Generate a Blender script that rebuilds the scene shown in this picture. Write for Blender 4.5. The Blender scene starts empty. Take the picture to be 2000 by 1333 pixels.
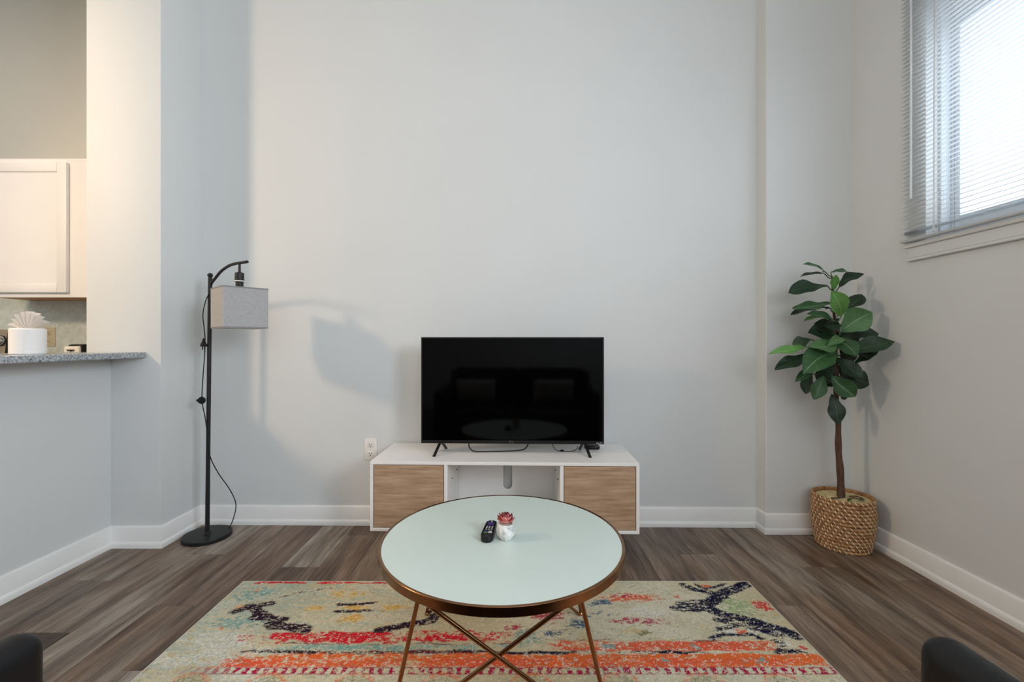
import bpy, bmesh, math, random
import numpy as np
from mathutils import Vector, Matrix

PI = math.pi
S = bpy.context.scene
COL = S.collection
random.seed(7)
rng = np.random.default_rng(11)

# ------------------------------------------------------------------ camera, world, lights, exposure
cd = bpy.data.cameras.new('camera')
cam = bpy.data.objects.new('camera', cd)
COL.objects.link(cam)
cam.location = (0, 0, 1.084)
cam.rotation_euler = (PI / 2, 0, 0)
cd.sensor_width = 36
cd.lens = 865 / 2000 * 36
cd.shift_y = 0.0008
cd.clip_start = 0.02
S.camera = cam

S.view_settings.view_transform = 'Standard'
S.view_settings.look = 'None'
S.view_settings.gamma = 1
S.view_settings.use_curve_mapping = False
S.view_settings.exposure = -0.26

S.cycles.use_denoising = True
S.cycles.max_bounces = 10
S.cycles.diffuse_bounces = 6
S.cycles.sample_clamp_indirect = 8

W = bpy.data.worlds.new('world')
S.world = W
W.use_nodes = True
bg = W.node_tree.nodes['Background']
bg.inputs['Color'].default_value = (0.86, 0.93, 1.0, 1)
bg.inputs['Strength'].default_value = 2.6


def area(name, loc, rot, sx, sy, power, color, portal=False):
    l = bpy.data.lights.new(name, 'AREA')
    l.shape = 'RECTANGLE'
    l.size, l.size_y = sx, sy
    l.energy = power
    l.color = color
    l.cycles.is_portal = portal
    o = bpy.data.objects.new(name, l)
    o.location = loc
    o.rotation_euler = rot
    COL.objects.link(o)
    return o


# warm kitchen ceiling lamp beyond the breakfast bar
kl = bpy.data.lights.new('kitchen_lamp', 'SPOT')
kl.energy = 150
kl.color = (1.0, 0.74, 0.50)
kl.spot_size = math.radians(170)
kl.spot_blend = 1.0
kl.shadow_soft_size = 0.13
ko = bpy.data.objects.new('kitchen_lamp', kl)
ko.location = (-3.3, 0.95, 2.36)
ko.rotation_euler = (Vector((-.8, 2.6, .55)) - ko.location).to_track_quat('-Z', 'Y').to_euler()
COL.objects.link(ko)

# daylight entering through the window of the right wall, plus added fill lights
area('daylight_window', (2.30, 1.40, 2.15), (0, PI / 2, 0), 1.9, 2.4, 18, (0.82, 0.90, 1.0))
area('fill_light_right', (2.05, -0.75, 2.0), (0, PI / 2, 0), 1.1, 1.2, 112, (0.80, 0.87, 1.0))  # added cool fill towards the left walls, set in an unseen window
area('fill_light_rear', (0.3, -2.45, 2.35), (PI / 2, 0, 0), 2.4, 1.4, 10, (0.92, 0.95, 1.0))  # added ambient fill from behind the camera, set in an unseen window
area('kitchen_ceiling_lamp', (-3.5, 1.5, 3.62), (0, 0, 0), 1.2, .6, 24, (1.0, 0.90, 0.79))
# added overhead fill light for the living room, no real fixture
area('fill_light_overhead', (0.1, 0.1, 3.62), (0, 0, 0), 1.0, 1.0, 5, (1.0, 0.93, 0.84))

# ------------------------------------------------------------------ helpers


def srgb(h, a=1.0):
    h = h.lstrip('#')
    c = [int(h[i:i + 2], 16) / 255 for i in (0, 2, 4)]
    return tuple([x / 12.92 if x <= 0.04045 else ((x + 0.055) / 1.055) ** 2.4 for x in c] + [a])


def tag(o, label=None, cat=None, group=None, kind=None):
    if label: o['label'] = label
    if cat: o['category'] = cat
    if group: o['group'] = group
    if kind: o['kind'] = kind
    return o


def empty(name, loc, rz=0.0, parent=None):
    o = bpy.data.objects.new(name, None)
    o.location = loc
    o.rotation_euler = (0, 0, rz)
    o.empty_display_size = 0.05
    COL.objects.link(o)
    if parent: o.parent = parent
    return o


def link_mesh(name, me, mat=None, parent=None, loc=None, rot=None, sharp=35):
    o = bpy.data.objects.new(name, me)
    COL.objects.link(o)
    if mat is not None and not me.materials:
        me.materials.append(mat)
    if parent: o.parent = parent
    if loc: o.location = loc
    if rot: o.rotation_euler = rot
    if sharp is not None and len(me.polygons):
        me.polygons.foreach_set('use_smooth', [True] * len(me.polygons))
        me.set_sharp_from_angle(angle=math.radians(sharp))
    return o


def obj(name, bm, mat=None, parent=None, loc=None, rot=None, sharp=35):
    me = bpy.data.meshes.new(name)
    bmesh.ops.recalc_face_normals(bm, faces=bm.faces)
    bm.to_mesh(me)
    bm.free()
    return link_mesh(name, me, mat, parent, loc, rot, sharp)


def copy_tree(o, parent=None):
    c = o.copy()
    COL.objects.link(c)
    if parent: c.parent = parent
    for ch in list(o.children):
        copy_tree(ch, c)
    return c


def box(bm, x0, x1, y0, y1, z0, z1, bev=0.0, seg=1, mat=0, M=None):
    r = bmesh.ops.create_cube(bm, size=1.0)
    vs = r['verts']
    for v in vs:
        v.co = Vector((x0 + (v.co.x + .5) * (x1 - x0), y0 + (v.co.y + .5) * (y1 - y0), z0 + (v.co.z + .5) * (z1 - z0)))
        if M: v.co = M @ v.co
    if bev > 0:
        es = list({e for v in vs for e in v.link_edges})
        bmesh.ops.bevel(bm, geom=es, offset=bev, segments=seg, profile=0.5, affect='EDGES')
    return bm


def nb():
    return bmesh.new()


def lathe(bm, prof, n=48, cx=0, cy=0, cap0=False, cap1=False, sx=1, sy=1):
    rings = []
    for r, z in prof:
        if r < 1e-6:
            rings.append([bm.verts.new((cx, cy, z))])
        else:
            rings.append([bm.verts.new((cx + sx * r * math.cos(2 * PI * i / n), cy + sy * r * math.sin(2 * PI * i / n), z)) for i in range(n)])
    for a, b in zip(rings[:-1], rings[1:]):
        for i in range(n):
            j = (i + 1) % n
            if len(a) == 1 and len(b) == 1: continue
            if len(a) == 1: bm.faces.new((a[0], b[i], b[j]))
            elif len(b) == 1: bm.faces.new((a[i], a[j], b[0]))
            else: bm.faces.new((a[i], a[j], b[j], b[i]))
    if cap0 and len(rings[0]) > 1: bm.faces.new(rings[0][::-1])
    if cap1 and len(rings[-1]) > 1: bm.faces.new(rings[-1])
    return bm


def catmull(pts, k=6):
    P = [Vector(p) for p in pts]
    P = [P[0] * 2 - P[1]] + P + [P[-1] * 2 - P[-2]]
    out = []
    for i in range(1, len(P) - 2):
        a, b, c, d = P[i - 1:i + 3]
        for s in range(k):
            t = s / k
            out.append(0.5 * ((2 * b) + (-a + c) * t + (2 * a - 5 * b + 4 * c - d) * t * t + (-a + 3 * b - 3 * c + d) * t ** 3))
    out.append(P[-2])
    return out


def tube(bm, pts, r, n=10, cap=True):
    P = [Vector(p) for p in pts]
    R = r if isinstance(r, (list, tuple)) else [r] * len(P)
    rings = []
    up = None
    for i, p in enumerate(P):
        t = (P[min(i + 1, len(P) - 1)] - P[max(i - 1, 0)]).normalized()
        if up is None:
            up = Vector((0, 0, 1)) if abs(t.z) < 0.9 else Vector((1, 0, 0))
        a = (up - t * up.dot(t)).normalized()
        up = a
        b = t.cross(a)
        rings.append([bm.verts.new(p + (a * math.cos(2 * PI * k / n) + b * math.sin(2 * PI * k / n)) * R[i]) for k in range(n)])
    for a, b in zip(rings[:-1], rings[1:]):
        for k in range(n):
            j = (k + 1) % n
            bm.faces.new((a[k], a[j], b[j], b[k]))
    if cap:
        bm.faces.new(rings[0][::-1])
        bm.faces.new(rings[-1])
    return bm


def prism(bm, poly, axis, a0, a1):
    """extrude a 2D polygon along an axis ('x': poly in y,z; 'y': x,z; 'z': x,y)"""
    def mk(p, a):
        return {'x': (a, p[0], p[1]), 'y': (p[0], a, p[1]), 'z': (p[0], p[1], a)}[axis]
    A = [bm.verts.new(mk(p, a0)) for p in poly]
    B = [bm.verts.new(mk(p, a1)) for p in poly]
    n = len(poly)
    bm.faces.new(A[::-1])
    bm.faces.new(B)
    for i in range(n):
        j = (i + 1) % n
        bm.faces.new((A[i], A[j], B[j], B[i]))
    return bm


def text_mesh(txt, size, depth=0.0003):
    cu = bpy.data.curves.new('lettering', 'FONT')
    cu.body = txt
    cu.size = size
    cu.extrude = depth
    cu.align_x = 'CENTER'
    cu.align_y = 'CENTER'
    cu.resolution_u = 3
    t = bpy.data.objects.new('lettering_source', cu)
    COL.objects.link(t)
    dg = bpy.context.evaluated_depsgraph_get()
    me = bpy.data.meshes.new_from_object(t.evaluated_get(dg))
    bpy.data.objects.remove(t)
    bpy.data.curves.remove(cu)
    return me

# ------------------------------------------------------------------ materials


class N:
    def __init__(s, name):
        s.m = bpy.data.materials.new(name)
        s.m.use_nodes = True
        s.t = s.m.node_tree
        s.b = s.t.nodes['Principled BSDF']

    def n(s, typ, **kw):
        x = s.t.nodes.new(typ)
        for k, v in kw.items():
            if k in x.inputs: x.inputs[k].default_value = v
            else: setattr(x, k, v)
        return x

    def l(s, a, b):
        s.t.links.new(a, b)

    def set(s, **kw):
        for k, v in kw.items():
            s.b.inputs[k.replace('_', ' ')].default_value = v
        return s

    def noise(s, vec=None, scale=5, detail=3, rough=.5):
        x = s.n('ShaderNodeTexNoise', Scale=scale, Detail=detail, Roughness=rough)
        if vec is not None: s.l(vec, x.inputs['Vector'])
        return x

    def coord(s, which='Object', scale=(1, 1, 1), rot=(0, 0, 0)):
        c = s.n('ShaderNodeTexCoord')
        mp = s.n('ShaderNodeMapping')
        mp.inputs['Scale'].default_value = scale
        mp.inputs['Rotation'].default_value = rot
        s.l(c.outputs[which], mp.inputs['Vector'])
        return mp.outputs[0]

    def ramp(s, fac, stops):
        r = s.n('ShaderNodeValToRGB')
        e = r.color_ramp.elements
        while len(e) < len(stops): e.new(0.5)
        for i, (p, c) in enumerate(stops):
            e[i].position = p
            e[i].color = c
        s.l(fac, r.inputs['Fac'])
        return r.outputs['Color']

    def mix(s, fac, a, b, mode='MIX'):
        x = s.n('ShaderNodeMix', data_type='RGBA', blend_type=mode)
        for i, v in ((0, fac), (6, a), (7, b)):
            if hasattr(v, 'is_linked') or hasattr(v, 'links'): s.l(v, x.inputs[i])
            else: x.inputs[i].default_value = v
        return x.outputs[2]

    def bump(s, h, strength=.2, dist=.002):
        b = s.n('ShaderNodeBump', Strength=strength, Distance=dist)
        s.l(h, b.inputs['Height'])
        s.l(b.outputs[0], s.b.inputs['Normal'])


def simple(name, hexcol, rough=.5, spec=.5, metal=0.0, var=.04, scale=30, bump=0.0):
    s = N(name)
    s.set(Roughness=rough, Metallic=metal)
    s.b.inputs['Specular IOR Level'].default_value = spec
    c = srgb(hexcol)
    nz = s.noise(s.coord(), scale, 3)
    lo = tuple(x * (1 - var) for x in c[:3]) + (1,)
    hi = tuple(min(1, x * (1 + var)) for x in c[:3]) + (1,)
    s.l(s.ramp(nz.outputs['Fac'], [(.3, lo), (.7, hi)]), s.b.inputs['Base Color'])
    if bump: s.bump(nz.outputs['Fac'], bump)
    return s.m


M = {}
M['wall'] = simple('wall_paint', '#d9dbd9', .55, .25, var=.008, scale=3)
M['kitchen_wall'] = simple('kitchen_wall_paint', '#d6d2c7', .6, .25, var=.008, scale=3)
M['ceiling'] = simple('ceiling_paint', '#e8e7e4', .8, .2, var=.008, scale=3)
M['trim'] = simple('white_trim_paint', '#ecebe7', .35, .4, var=.01, scale=8)
M['white'] = simple('white_laminate', '#ebe9e5', .4, .4, var=.01, scale=8)
M['cab_white'] = simple('white_cabinet_paint', '#efece8', .4, .4, var=.01, scale=8)
M['black_metal'] = simple('black_metal', '#1b1a19', .5, .4, var=.15, scale=60)
M['black_plastic'] = simple('black_plastic', '#0c0c0d', .35, .4, var=.1, scale=60)
M['cord'] = simple('black_rubber', '#151515', .6, .3, var=.1, scale=60)
M['outlet_white'] = simple('outlet_white', '#eae6df', .4, .4, var=.01)
M['outlet_almond'] = simple('outlet_almond', '#c9bb9a', .4, .4, var=.03)
M['dark_slot'] = simple('dark_slot', '#2a2522', .7, .2, var=.05)
M['chrome'] = simple('chrome', '#c9c8c6', .18, .5, 1.0, var=.02)
M['paper'] = simple('tissue_paper', '#f3efea', .9, .1, var=.02, scale=120, bump=.1)
M['cream'] = simple('cream_enamel', '#e5ddd0', .35, .5, var=.02)
M['grey_detail'] = simple('grey_print', '#cfd2d6', .5, .3, var=.02)
M['purple'] = simple('purple_rubber', '#4a3a80', .5, .4, var=.05)
M['window_vinyl'] = simple('window_vinyl', '#dfe6ec', .4, .4, var=.01)
M['slat'] = simple('blind_enamel', '#eef0f2', .4, .4, var=.02)
bd = M['slat'].node_tree
tl = bd.nodes.new('ShaderNodeBsdfTranslucent'); tl.inputs['Color'].default_value = (.85, .88, .9, 1)
mxs = bd.nodes.new('ShaderNodeMixShader'); mxs.inputs[0].default_value = .35
bd.links.new(bd.nodes['Principled BSDF'].outputs[0], mxs.inputs[1]); bd.links.new(tl.outputs[0], mxs.inputs[2])
bd.links.new(mxs.outputs[0], bd.nodes['Material Output'].inputs[0])
M['blind_dark'] = simple('blind_rail_enamel', '#b9bcbe', .4, .4, var=.03)
M['pillow'] = simple('white_pillow_cotton', '#e6e4e0', .9, .1, var=.03, scale=80, bump=.2)
M['steel'] = simple('brushed_steel', '#b9a992', .4, .5, .6, var=.05, scale=50)

# satin black leather of the sofa
s = N('black_leather')
s.set(Roughness=.45)
s.b.inputs['Specular IOR Level'].default_value = .35
v = s.n('ShaderNodeTexVoronoi', Scale=260)
s.l(s.coord(), v.inputs['Vector'])
s.l(s.ramp(v.outputs['Distance'], [(0, srgb('#08080a')), (1, srgb('#0d0e10'))]), s.b.inputs['Base Color'])
s.bump(v.outputs['Distance'], .15, .001)
M['leather'] = s.m

# floor planks: own tone per plank, long grain
s = N('grey_brown_plank')
oi = s.n('ShaderNodeObjectInfo')
tc = s.n('ShaderNodeTexCoord')
sh = s.n('ShaderNodeVectorMath', operation='MULTIPLY_ADD')
s.l(oi.outputs['Random'], sh.inputs[0]); sh.inputs[1].default_value = (37, 91, 13)
s.l(tc.outputs['Object'], sh.inputs[2])
def mp(vec, sc):
    m = s.n('ShaderNodeMapping'); m.inputs['Scale'].default_value = sc
    s.l(vec, m.inputs['Vector']); return m.outputs[0]
g0 = s.noise(mp(sh.outputs[0], (3, 1.0, 1)), 2.2, 3, .5)
wv = s.n('ShaderNodeVectorMath', operation='MULTIPLY_ADD')
s.l(g0.outputs['Color'], wv.inputs[0]); wv.inputs[1].default_value = (.045, .05, 0); s.l(sh.outputs[0], wv.inputs[2])
g1 = s.noise(mp(wv.outputs[0], (15, 1.0, 1)), 1.5, 7, .66)
g2 = s.noise(mp(wv.outputs[0], (85, 4.0, 1)), 1.6, 5, .7)
g3 = s.noise(mp(sh.outputs[0], (3.6, 1.1, 1)), 1.3, 3, .55)
base = s.ramp(g1.outputs['Fac'], [(.30, srgb('#5a4d43')), (.43, srgb('#928478')), (.55, srgb('#b8ada0')), (.70, srgb('#ddd6cc'))])
fine = s.ramp(g2.outputs['Fac'], [(.32, (.72, .72, .72, 1)), (.60, (1.10, 1.10, 1.10, 1))])
c = s.mix(.75, base, fine, 'MULTIPLY')
tone = s.ramp(oi.outputs['Random'], [(0, srgb('#8f7d70')), (.2, srgb('#d2ccc5')), (.4, srgb('#b59b89')), (.6, srgb('#e4e3e0')), (.8, srgb('#c2b3a6')), (1, srgb('#857468'))])
c = s.mix(1.0, c, tone, 'MULTIPLY')
patch = s.ramp(g3.outputs['Fac'], [(.36, srgb('#c9b09c')), (.52, srgb('#e6e1da')), (.66, srgb('#ffffff'))])
c = s.mix(.9, c, patch, 'MULTIPLY')
g4 = s.noise(mp(wv.outputs[0], (260, 7.0, 1)), 1.6, 4, .75)
c = s.mix(.8, c, s.ramp(g4.outputs['Fac'], [(.34, (.60, .60, .60, 1)), (.50, (1, 1, 1, 1)), (.66, (1.30, 1.28, 1.24, 1))]), 'MULTIPLY')
wh = s.noise(mp(wv.outputs[0], (70, 2.4, 1)), 1.8, 5, .75)
wm = s.n('ShaderNodeMath', operation='MULTIPLY')
s.l(s.ramp(wh.outputs['Fac'], [(.56, (0, 0, 0, 1)), (.70, (.75, .75, .75, 1))]), wm.inputs[0])
s.l(s.ramp(g3.outputs['Fac'], [(.45, (0, 0, 0, 1)), (.62, (1, 1, 1, 1))]), wm.inputs[1])
c = s.mix(wm.outputs[0], c, srgb('#b9b3a9'))
s.l(c, s.b.inputs['Base Color'])
s.set(Roughness=.46)
s.b.inputs['Specular IOR Level'].default_value = .45
s.bump(g2.outputs['Fac'], .25, .0012)
M['plank'] = s.m
M['subfloor'] = simple('subfloor', '#2b2420', .8, .2, var=.05)

# light oak laminate of the media console doors, grain along x
s = N('light_oak_laminate')
g = s.noise(s.coord(scale=(2.2, 1, 26)), 2.2, 6, .6)
g2 = s.noise(s.coord(scale=(5, 1, 170)), 1.5, 3, .6)
c = s.ramp(g.outputs['Fac'], [(.28, srgb('#8d7058')), (.45, srgb('#aa8c70')), (.6, srgb('#b99d82')), (.78, srgb('#cbb398'))])
c = s.mix(.5, c, s.ramp(g2.outputs['Fac'], [(.3, (.7, .68, .66, 1)), (.65, (1.08, 1.08, 1.08, 1))]), 'MULTIPLY')
s.l(c, s.b.inputs['Base Color'])
s.set(Roughness=.5)
s.b.inputs['Specular IOR Level'].default_value = .3
M['oak'] = s.m

# orange-brown cabinet underside
s = N('cabinet_underside_wood')
g = s.noise(s.coord(scale=(2, 30, 2)), 2, 4)
s.l(s.ramp(g.outputs['Fac'], [(.3, srgb('#b5713a')), (.7, srgb('#d89a5e'))]), s.b.inputs['Base Color'])
s.set(Roughness=.5)
M['underside'] = s.m

# speckled grey granite
s = N('grey_granite')
v1 = s.n('ShaderNodeTexVoronoi', Scale=150); s.l(s.coord(), v1.inputs['Vector'])
n1 = s.noise(s.coord(), 125, 6, .75)
c = s.ramp(n1.outputs['Fac'], [(.34, srgb('#24282b')), (.44, srgb('#6a7176')), (.50, srgb('#b4babd')), (.64, srgb('#e2e4e5'))])
c = s.mix(.35, c, s.ramp(v1.outputs['Color'], [(.2, srgb('#3a4046')), (.6, srgb('#b4bcc2'))]))
s.l(c, s.b.inputs['Base Color'])
s.set(Roughness=.15)
M['granite'] = s.m

# mottled green-grey backsplash laminate
s = N('mottled_backsplash')
n1 = s.noise(s.coord(), 22, 6, .65)
s.l(s.ramp(n1.outputs['Fac'], [(.3, srgb('#bdc4ba')), (.5, srgb('#d0d7ce')), (.7, srgb('#e0e4dd'))]), s.b.inputs['Base Color'])
s.set(Roughness=.45)
M['backsplash'] = s.m

# grey woven linen shade
s = N('grey_linen')
w1 = s.noise(s.coord(scale=(300, 300, 18)), 2.5, 3, .6)
w2 = s.noise(s.coord(scale=(20, 20, 300)), 2.5, 3, .6)
c = s.mix(.5, s.ramp(w1.outputs['Fac'], [(.3, srgb('#8f8e8f')), (.7, srgb('#cbc8c4'))]), s.ramp(w2.outputs['Fac'], [(.3, srgb('#939192')), (.7, srgb('#c8c6c4'))]))
s.l(c, s.b.inputs['Base Color'])
s.set(Roughness=.95)
s.b.inputs['Specular IOR Level'].default_value = .1
s.bump(w2.outputs['Fac'], .3, .001)
M['linen'] = s.m
M['linen_trim'] = simple('grey_linen_trim', '#8f8c8a', .95, .1, var=.12, scale=300)
M['shade_liner'] = simple('white_shade_liner', '#e9e6e0', .9, .1, var=.01)

# black tv glass
s = N('black_screen_glass')
s.l(s.ramp(s.noise(s.coord(), 2).outputs['Fac'], [(0, (.0006, .0006, .0006, 1)), (1, (.0009, .0009, .0009, 1))]), s.b.inputs['Base Color'])
s.set(Roughness=.06, IOR=1.22)
M['screen'] = s.m

# frosted mint glass
s = N('frosted_mint_glass')
n1 = s.noise(s.coord(), 4)
s.l(s.ramp(n1.outputs['Fac'], [(.3, srgb('#c8d6d0')), (.7, srgb('#cbd9d3'))]), s.b.inputs['Base Color'])
s.set(Roughness=.32)
s.b.inputs['Specular IOR Level'].default_value = .3
M['mint'] = s.m

# rose-gold metal
s = N('rose_gold_metal')
n1 = s.noise(s.coord(), 18)
s.l(s.ramp(n1.outputs['Fac'], [(.3, srgb('#86603f')), (.7, srgb('#9a7050'))]), s.b.inputs['Base Color'])
s.set(Roughness=.22, Metallic=1.0)
M['copper'] = s.m


def leaf_mat(name, a, b, rib):
    s = N(name)
    uv = s.n('ShaderNodeTexCoord')
    sx = s.n('ShaderNodeSeparateXYZ')
    s.l(uv.outputs['UV'], sx.inputs[0])
    def m(op, x, y=None):
        q = s.n('ShaderNodeMath', operation=op)
        for i, k in enumerate((x, y)):
            if k is None: continue
            if hasattr(k, 'links'): s.l(k, q.inputs[i])
            else: q.inputs[i].default_value = k
        return q.outputs[0]
    av = m('ABSOLUTE', m('SUBTRACT', sx.outputs[1], .5))
    mid = m('LESS_THAN', av, .022)
    wv = m('FRACT', m('SUBTRACT', m('MULTIPLY', sx.outputs[0], 7.0), m('MULTIPLY', av, 3.2)))
    side = m('LESS_THAN', m('ABSOLUTE', m('SUBTRACT', wv, .5)), .05)
    nz = s.noise(s.coord(), 22, 3)
    oi = s.n('ShaderNodeObjectInfo')
    c = s.mix(oi.outputs['Random'], a, b)
    c = s.mix(.6, c, s.ramp(nz.outputs['Fac'], [(.3, (.7, .7, .7, 1)), (.7, (1.2, 1.2, 1.2, 1))]), 'MULTIPLY')
    c = s.mix(m('MULTIPLY', side, .22), c, rib)
    c = s.mix(m('MULTIPLY', mid, .8), c, rib)
    s.l(c, s.b.inputs['Base Color'])
    s.set(Roughness=.45)
    s.b.inputs['Specular IOR Level'].default_value = .4
    return s.m


M['leaf_d'] = leaf_mat('dark_green_leaf', srgb('#1a2f1c'), srgb('#243d26'), srgb('#3f5f3c'))
M['leaf_m'] = leaf_mat('mid_green_leaf', srgb('#2c4f2e'), srgb('#395f38'), srgb('#76976a'))
M['leaf_l'] = leaf_mat('soft_green_leaf', srgb('#4c7346'), srgb('#5b7f50'), srgb('#83a273'))
M['leaf_b'] = leaf_mat('bright_green_leaf', srgb('#568a42'), srgb('#66984d'), srgb('#93b976'))
s = N('brown_bark')
n1 = s.noise(s.coord(scale=(40, 40, 6)), 3, 5, .65)
s.l(s.ramp(n1.outputs['Fac'], [(.3, srgb('#3f2c22')), (.7, srgb('#6b4d3c'))]), s.b.inputs['Base Color'])
s.set(Roughness=.9)
s.bump(n1.outputs['Fac'], .6, .004)
M['bark'] = s.m
s = N('seagrass_rope')
n1 = s.noise(s.coord(), 55, 5, .7)
s.l(s.ramp(n1.outputs['Fac'], [(.28, srgb('#5a3a22')), (.45, srgb('#9a6c44')), (.62, srgb('#be9062')), (.8, srgb('#d4ae80'))]), s.b.inputs['Base Color'])
s.set(Roughness=.85)
s.bump(n1.outputs['Fac'], .5, .003)
M['rope'] = s.m
M['stitch'] = simple('pale_raffia_stitch', '#f2deba', .8, .2, var=.15, scale=80)
s = N('dry_moss_fill')
n1 = s.noise(s.coord(), 38, 6, .7)
s.l(s.ramp(n1.outputs['Fac'], [(.28, srgb('#6a6134')), (.40, srgb('#c3b27c')), (.6, srgb('#dccd9c')), (.78, srgb('#eadfb8'))]), s.b.inputs['Base Color'])
s.set(Roughness=1.0)
s.bump(n1.outputs['Fac'], .8, .006)
M['moss'] = s.m
s = N('white_marble_pot')
n1 = s.noise(s.coord(), 40, 6, .6)
s.l(s.ramp(n1.outputs['Fac'], [(.38, srgb('#a9aeab')), (.5, srgb('#e4e3de')), (.7, srgb('#f1efea'))]), s.b.inputs['Base Color'])
s.set(Roughness=.3)
M['marble'] = s.m
s = N('pink_succulent')
uv = s.n('ShaderNodeTexCoord'); sx = s.n('ShaderNodeSeparateXYZ'); s.l(uv.outputs['UV'], sx.inputs[0])
s.l(s.ramp(sx.outputs[0], [(0, srgb('#ff8274')), (.6, srgb('#ffaa9e')), (1, srgb('#c87680'))]), s.b.inputs['Base Color'])
s.set(Roughness=.5)
M['petal'] = s.m

# window glass: thin pane, clear with a fresnel sheen
g = bpy.data.materials.new('clear_pane')
g.use_nodes = True
t = g.node_tree
t.nodes.clear()
o_ = t.nodes.new('ShaderNodeOutputMaterial')
tr = t.nodes.new('ShaderNodeBsdfTransparent')
gl = t.nodes.new('ShaderNodeBsdfGlossy'); gl.inputs['Roughness'].default_value = .02
lw_ = t.nodes.new('ShaderNodeLayerWeight'); lw_.inputs['Blend'].default_value = .5
fr = t.nodes.new('ShaderNodeMath'); fr.operation = 'MULTIPLY_ADD'; fr.inputs[1].default_value = .12; fr.inputs[2].default_value = .03
t.links.new(lw_.outputs['Facing'], fr.inputs[0])
mx = t.nodes.new('ShaderNodeMixShader')
t.links.new(fr.outputs[0], mx.inputs[0]); t.links.new(tr.outputs[0], mx.inputs[1]); t.links.new(gl.outputs[0], mx.inputs[2])
t.links.new(mx.outputs[0], o_.inputs[0])
M['glass'] = g

# rug pile: woven colours stored on the yarn tips, fine fleck on top
s = N('woven_rug_pile')
at = s.n('ShaderNodeAttribute', attribute_name='yarn')
n1 = s.noise(s.coord(scale=(1, 1.6, 1)), 330, 3, .7)
c = s.mix(.8, at.outputs['Color'], s.ramp(n1.outputs['Fac'], [(.3, (.82, .82, .82, 1)), (.68, (1.22, 1.22, 1.22, 1))]), 'MULTIPLY')
s.l(c, s.b.inputs['Base Color'])
s.set(Roughness=1.0)
s.b.inputs['Specular IOR Level'].default_value = .05
M['rug'] = s.m
M['rug_edge'] = simple('pale_rug_binding', '#d9d2c0', .95, .1, var=.1, scale=200)

# ------------------------------------------------------------------ room shell


def WY(x):
    return 2.618 - 0.0127 * x


def struct(name, bm, m, parent=None, sharp=35):
    o = obj(name, bm, m, parent, sharp=sharp)
    if parent is None: o['kind'] = 'structure'
    return o


HT = 3.7
floor = struct('floor', box(nb(), -5.1, 2.2, -2.6, 3.4, -.12, -.0105), M['subfloor'])

PW, PL = 0.1785, 1.22


def plank_mesh(w, l):
    bm = box(nb(), -w / 2, w / 2, -l / 2, l / 2, -.0105, 0)
    es = [e for e in bm.edges if all(abs(v.co.z) < 1e-6 for v in e.verts)]
    bmesh.ops.bevel(bm, geom=es, offset=.0012, segments=1, affect='EDGES')
    me = bpy.data.meshes.new('plank')
    bm.to_mesh(me)
    bm.free()
    me.materials.append(M['plank'])
    return me


full = plank_mesh(PW - .0006, PL - .0006)
x = -2.12 - .06
k = 0
stag = [0.0, .47, .83, .22, .66, 1.02, .35]
while x < 1.925:
    x0, x1 = max(x, -2.12), min(x + PW, 1.925)
    ymax = 2.36 if x1 < -1.84 else (2.64 if x0 < 1.45 else 2.52)
    y = -2.4 - stag[k % 7]
    while y < ymax:
        y0, y1 = max(y, -2.4), min(y + PL, ymax)
        if y1 - y0 > .02 and x1 - x0 > .01:
            me = full if (y1 - y0 > PL - .001 and x1 - x0 > PW - .001) else plank_mesh(x1 - x0 - .0006, y1 - y0 - .0006)
            o = bpy.data.objects.new('plank', me)
            o.location = ((x0 + x1) / 2, (y0 + y1) / 2, 0)
            o.parent = floor
            COL.objects.link(o)
        y += PL
    x += PW
    k += 1

struct('ceiling', box(nb(), -5.1, 2.2, -2.6, 3.4, HT, HT + .1), M['ceiling'])
struct('wall_back', prism(nb(), [(-1.855, WY(-1.855)), (1.44, WY(1.44)), (1.44, 2.9), (-1.855, 2.9)], 'z', 0, HT), M['wall'])
struct('pillar', box(nb(), -2.25, -1.855, 2.34, 3.3, 0, HT, .004, 2), M['wall'])
struct('column', box(nb(), 1.44, 2.1, 2.508, 2.9, 0, HT, .003, 1), M['wall'])
struct('wall_left', box(nb(), -2.25, -2.12, -2.4, 2.34, 0, 1.0), M['wall'])
struct('wall_kitchen', box(nb(), -5.0, -2.25, 3.19, 3.35, 0, HT), M['kitchen_wall'])
struct('wall_kitchen_side', box(nb(), -5.1, -5.0, -2.5, 3.3, 0, HT), M['kitchen_wall'])


def holed(bm, along, a_lo, a_hi, b0, b1, holes):
    """wall slab with rectangular openings; holes = (a0, a1, z0, z1) sorted"""
    def put(a0, a1, z0, z1):
        if along == 'y': box(bm, b0, b1, a0, a1, z0, z1)
        else: box(bm, a0, a1, b0, b1, z0, z1)
    a = a_lo
    for h0, h1, z0, z1 in holes:
        put(a, h0, 0, HT)
        put(h0, h1, 0, z0)
        put(h0, h1, z1, HT)
        a = h1
    put(a, a_hi, 0, HT)
    return bm


WX = 1.925
struct('wall_right', holed(nb(), 'y', -2.5, 2.508, WX, WX + .22, [(-1.35, -.15, 1.40, 2.82), (.85, 2.06, 1.555, 2.82)]), M['wall'])
struct('wall_rear', holed(nb(), 'x', -5.0, WX, -2.62, -2.4, [(-1.0, 1.6, 1.55, 3.15)]), M['wall'])

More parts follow.
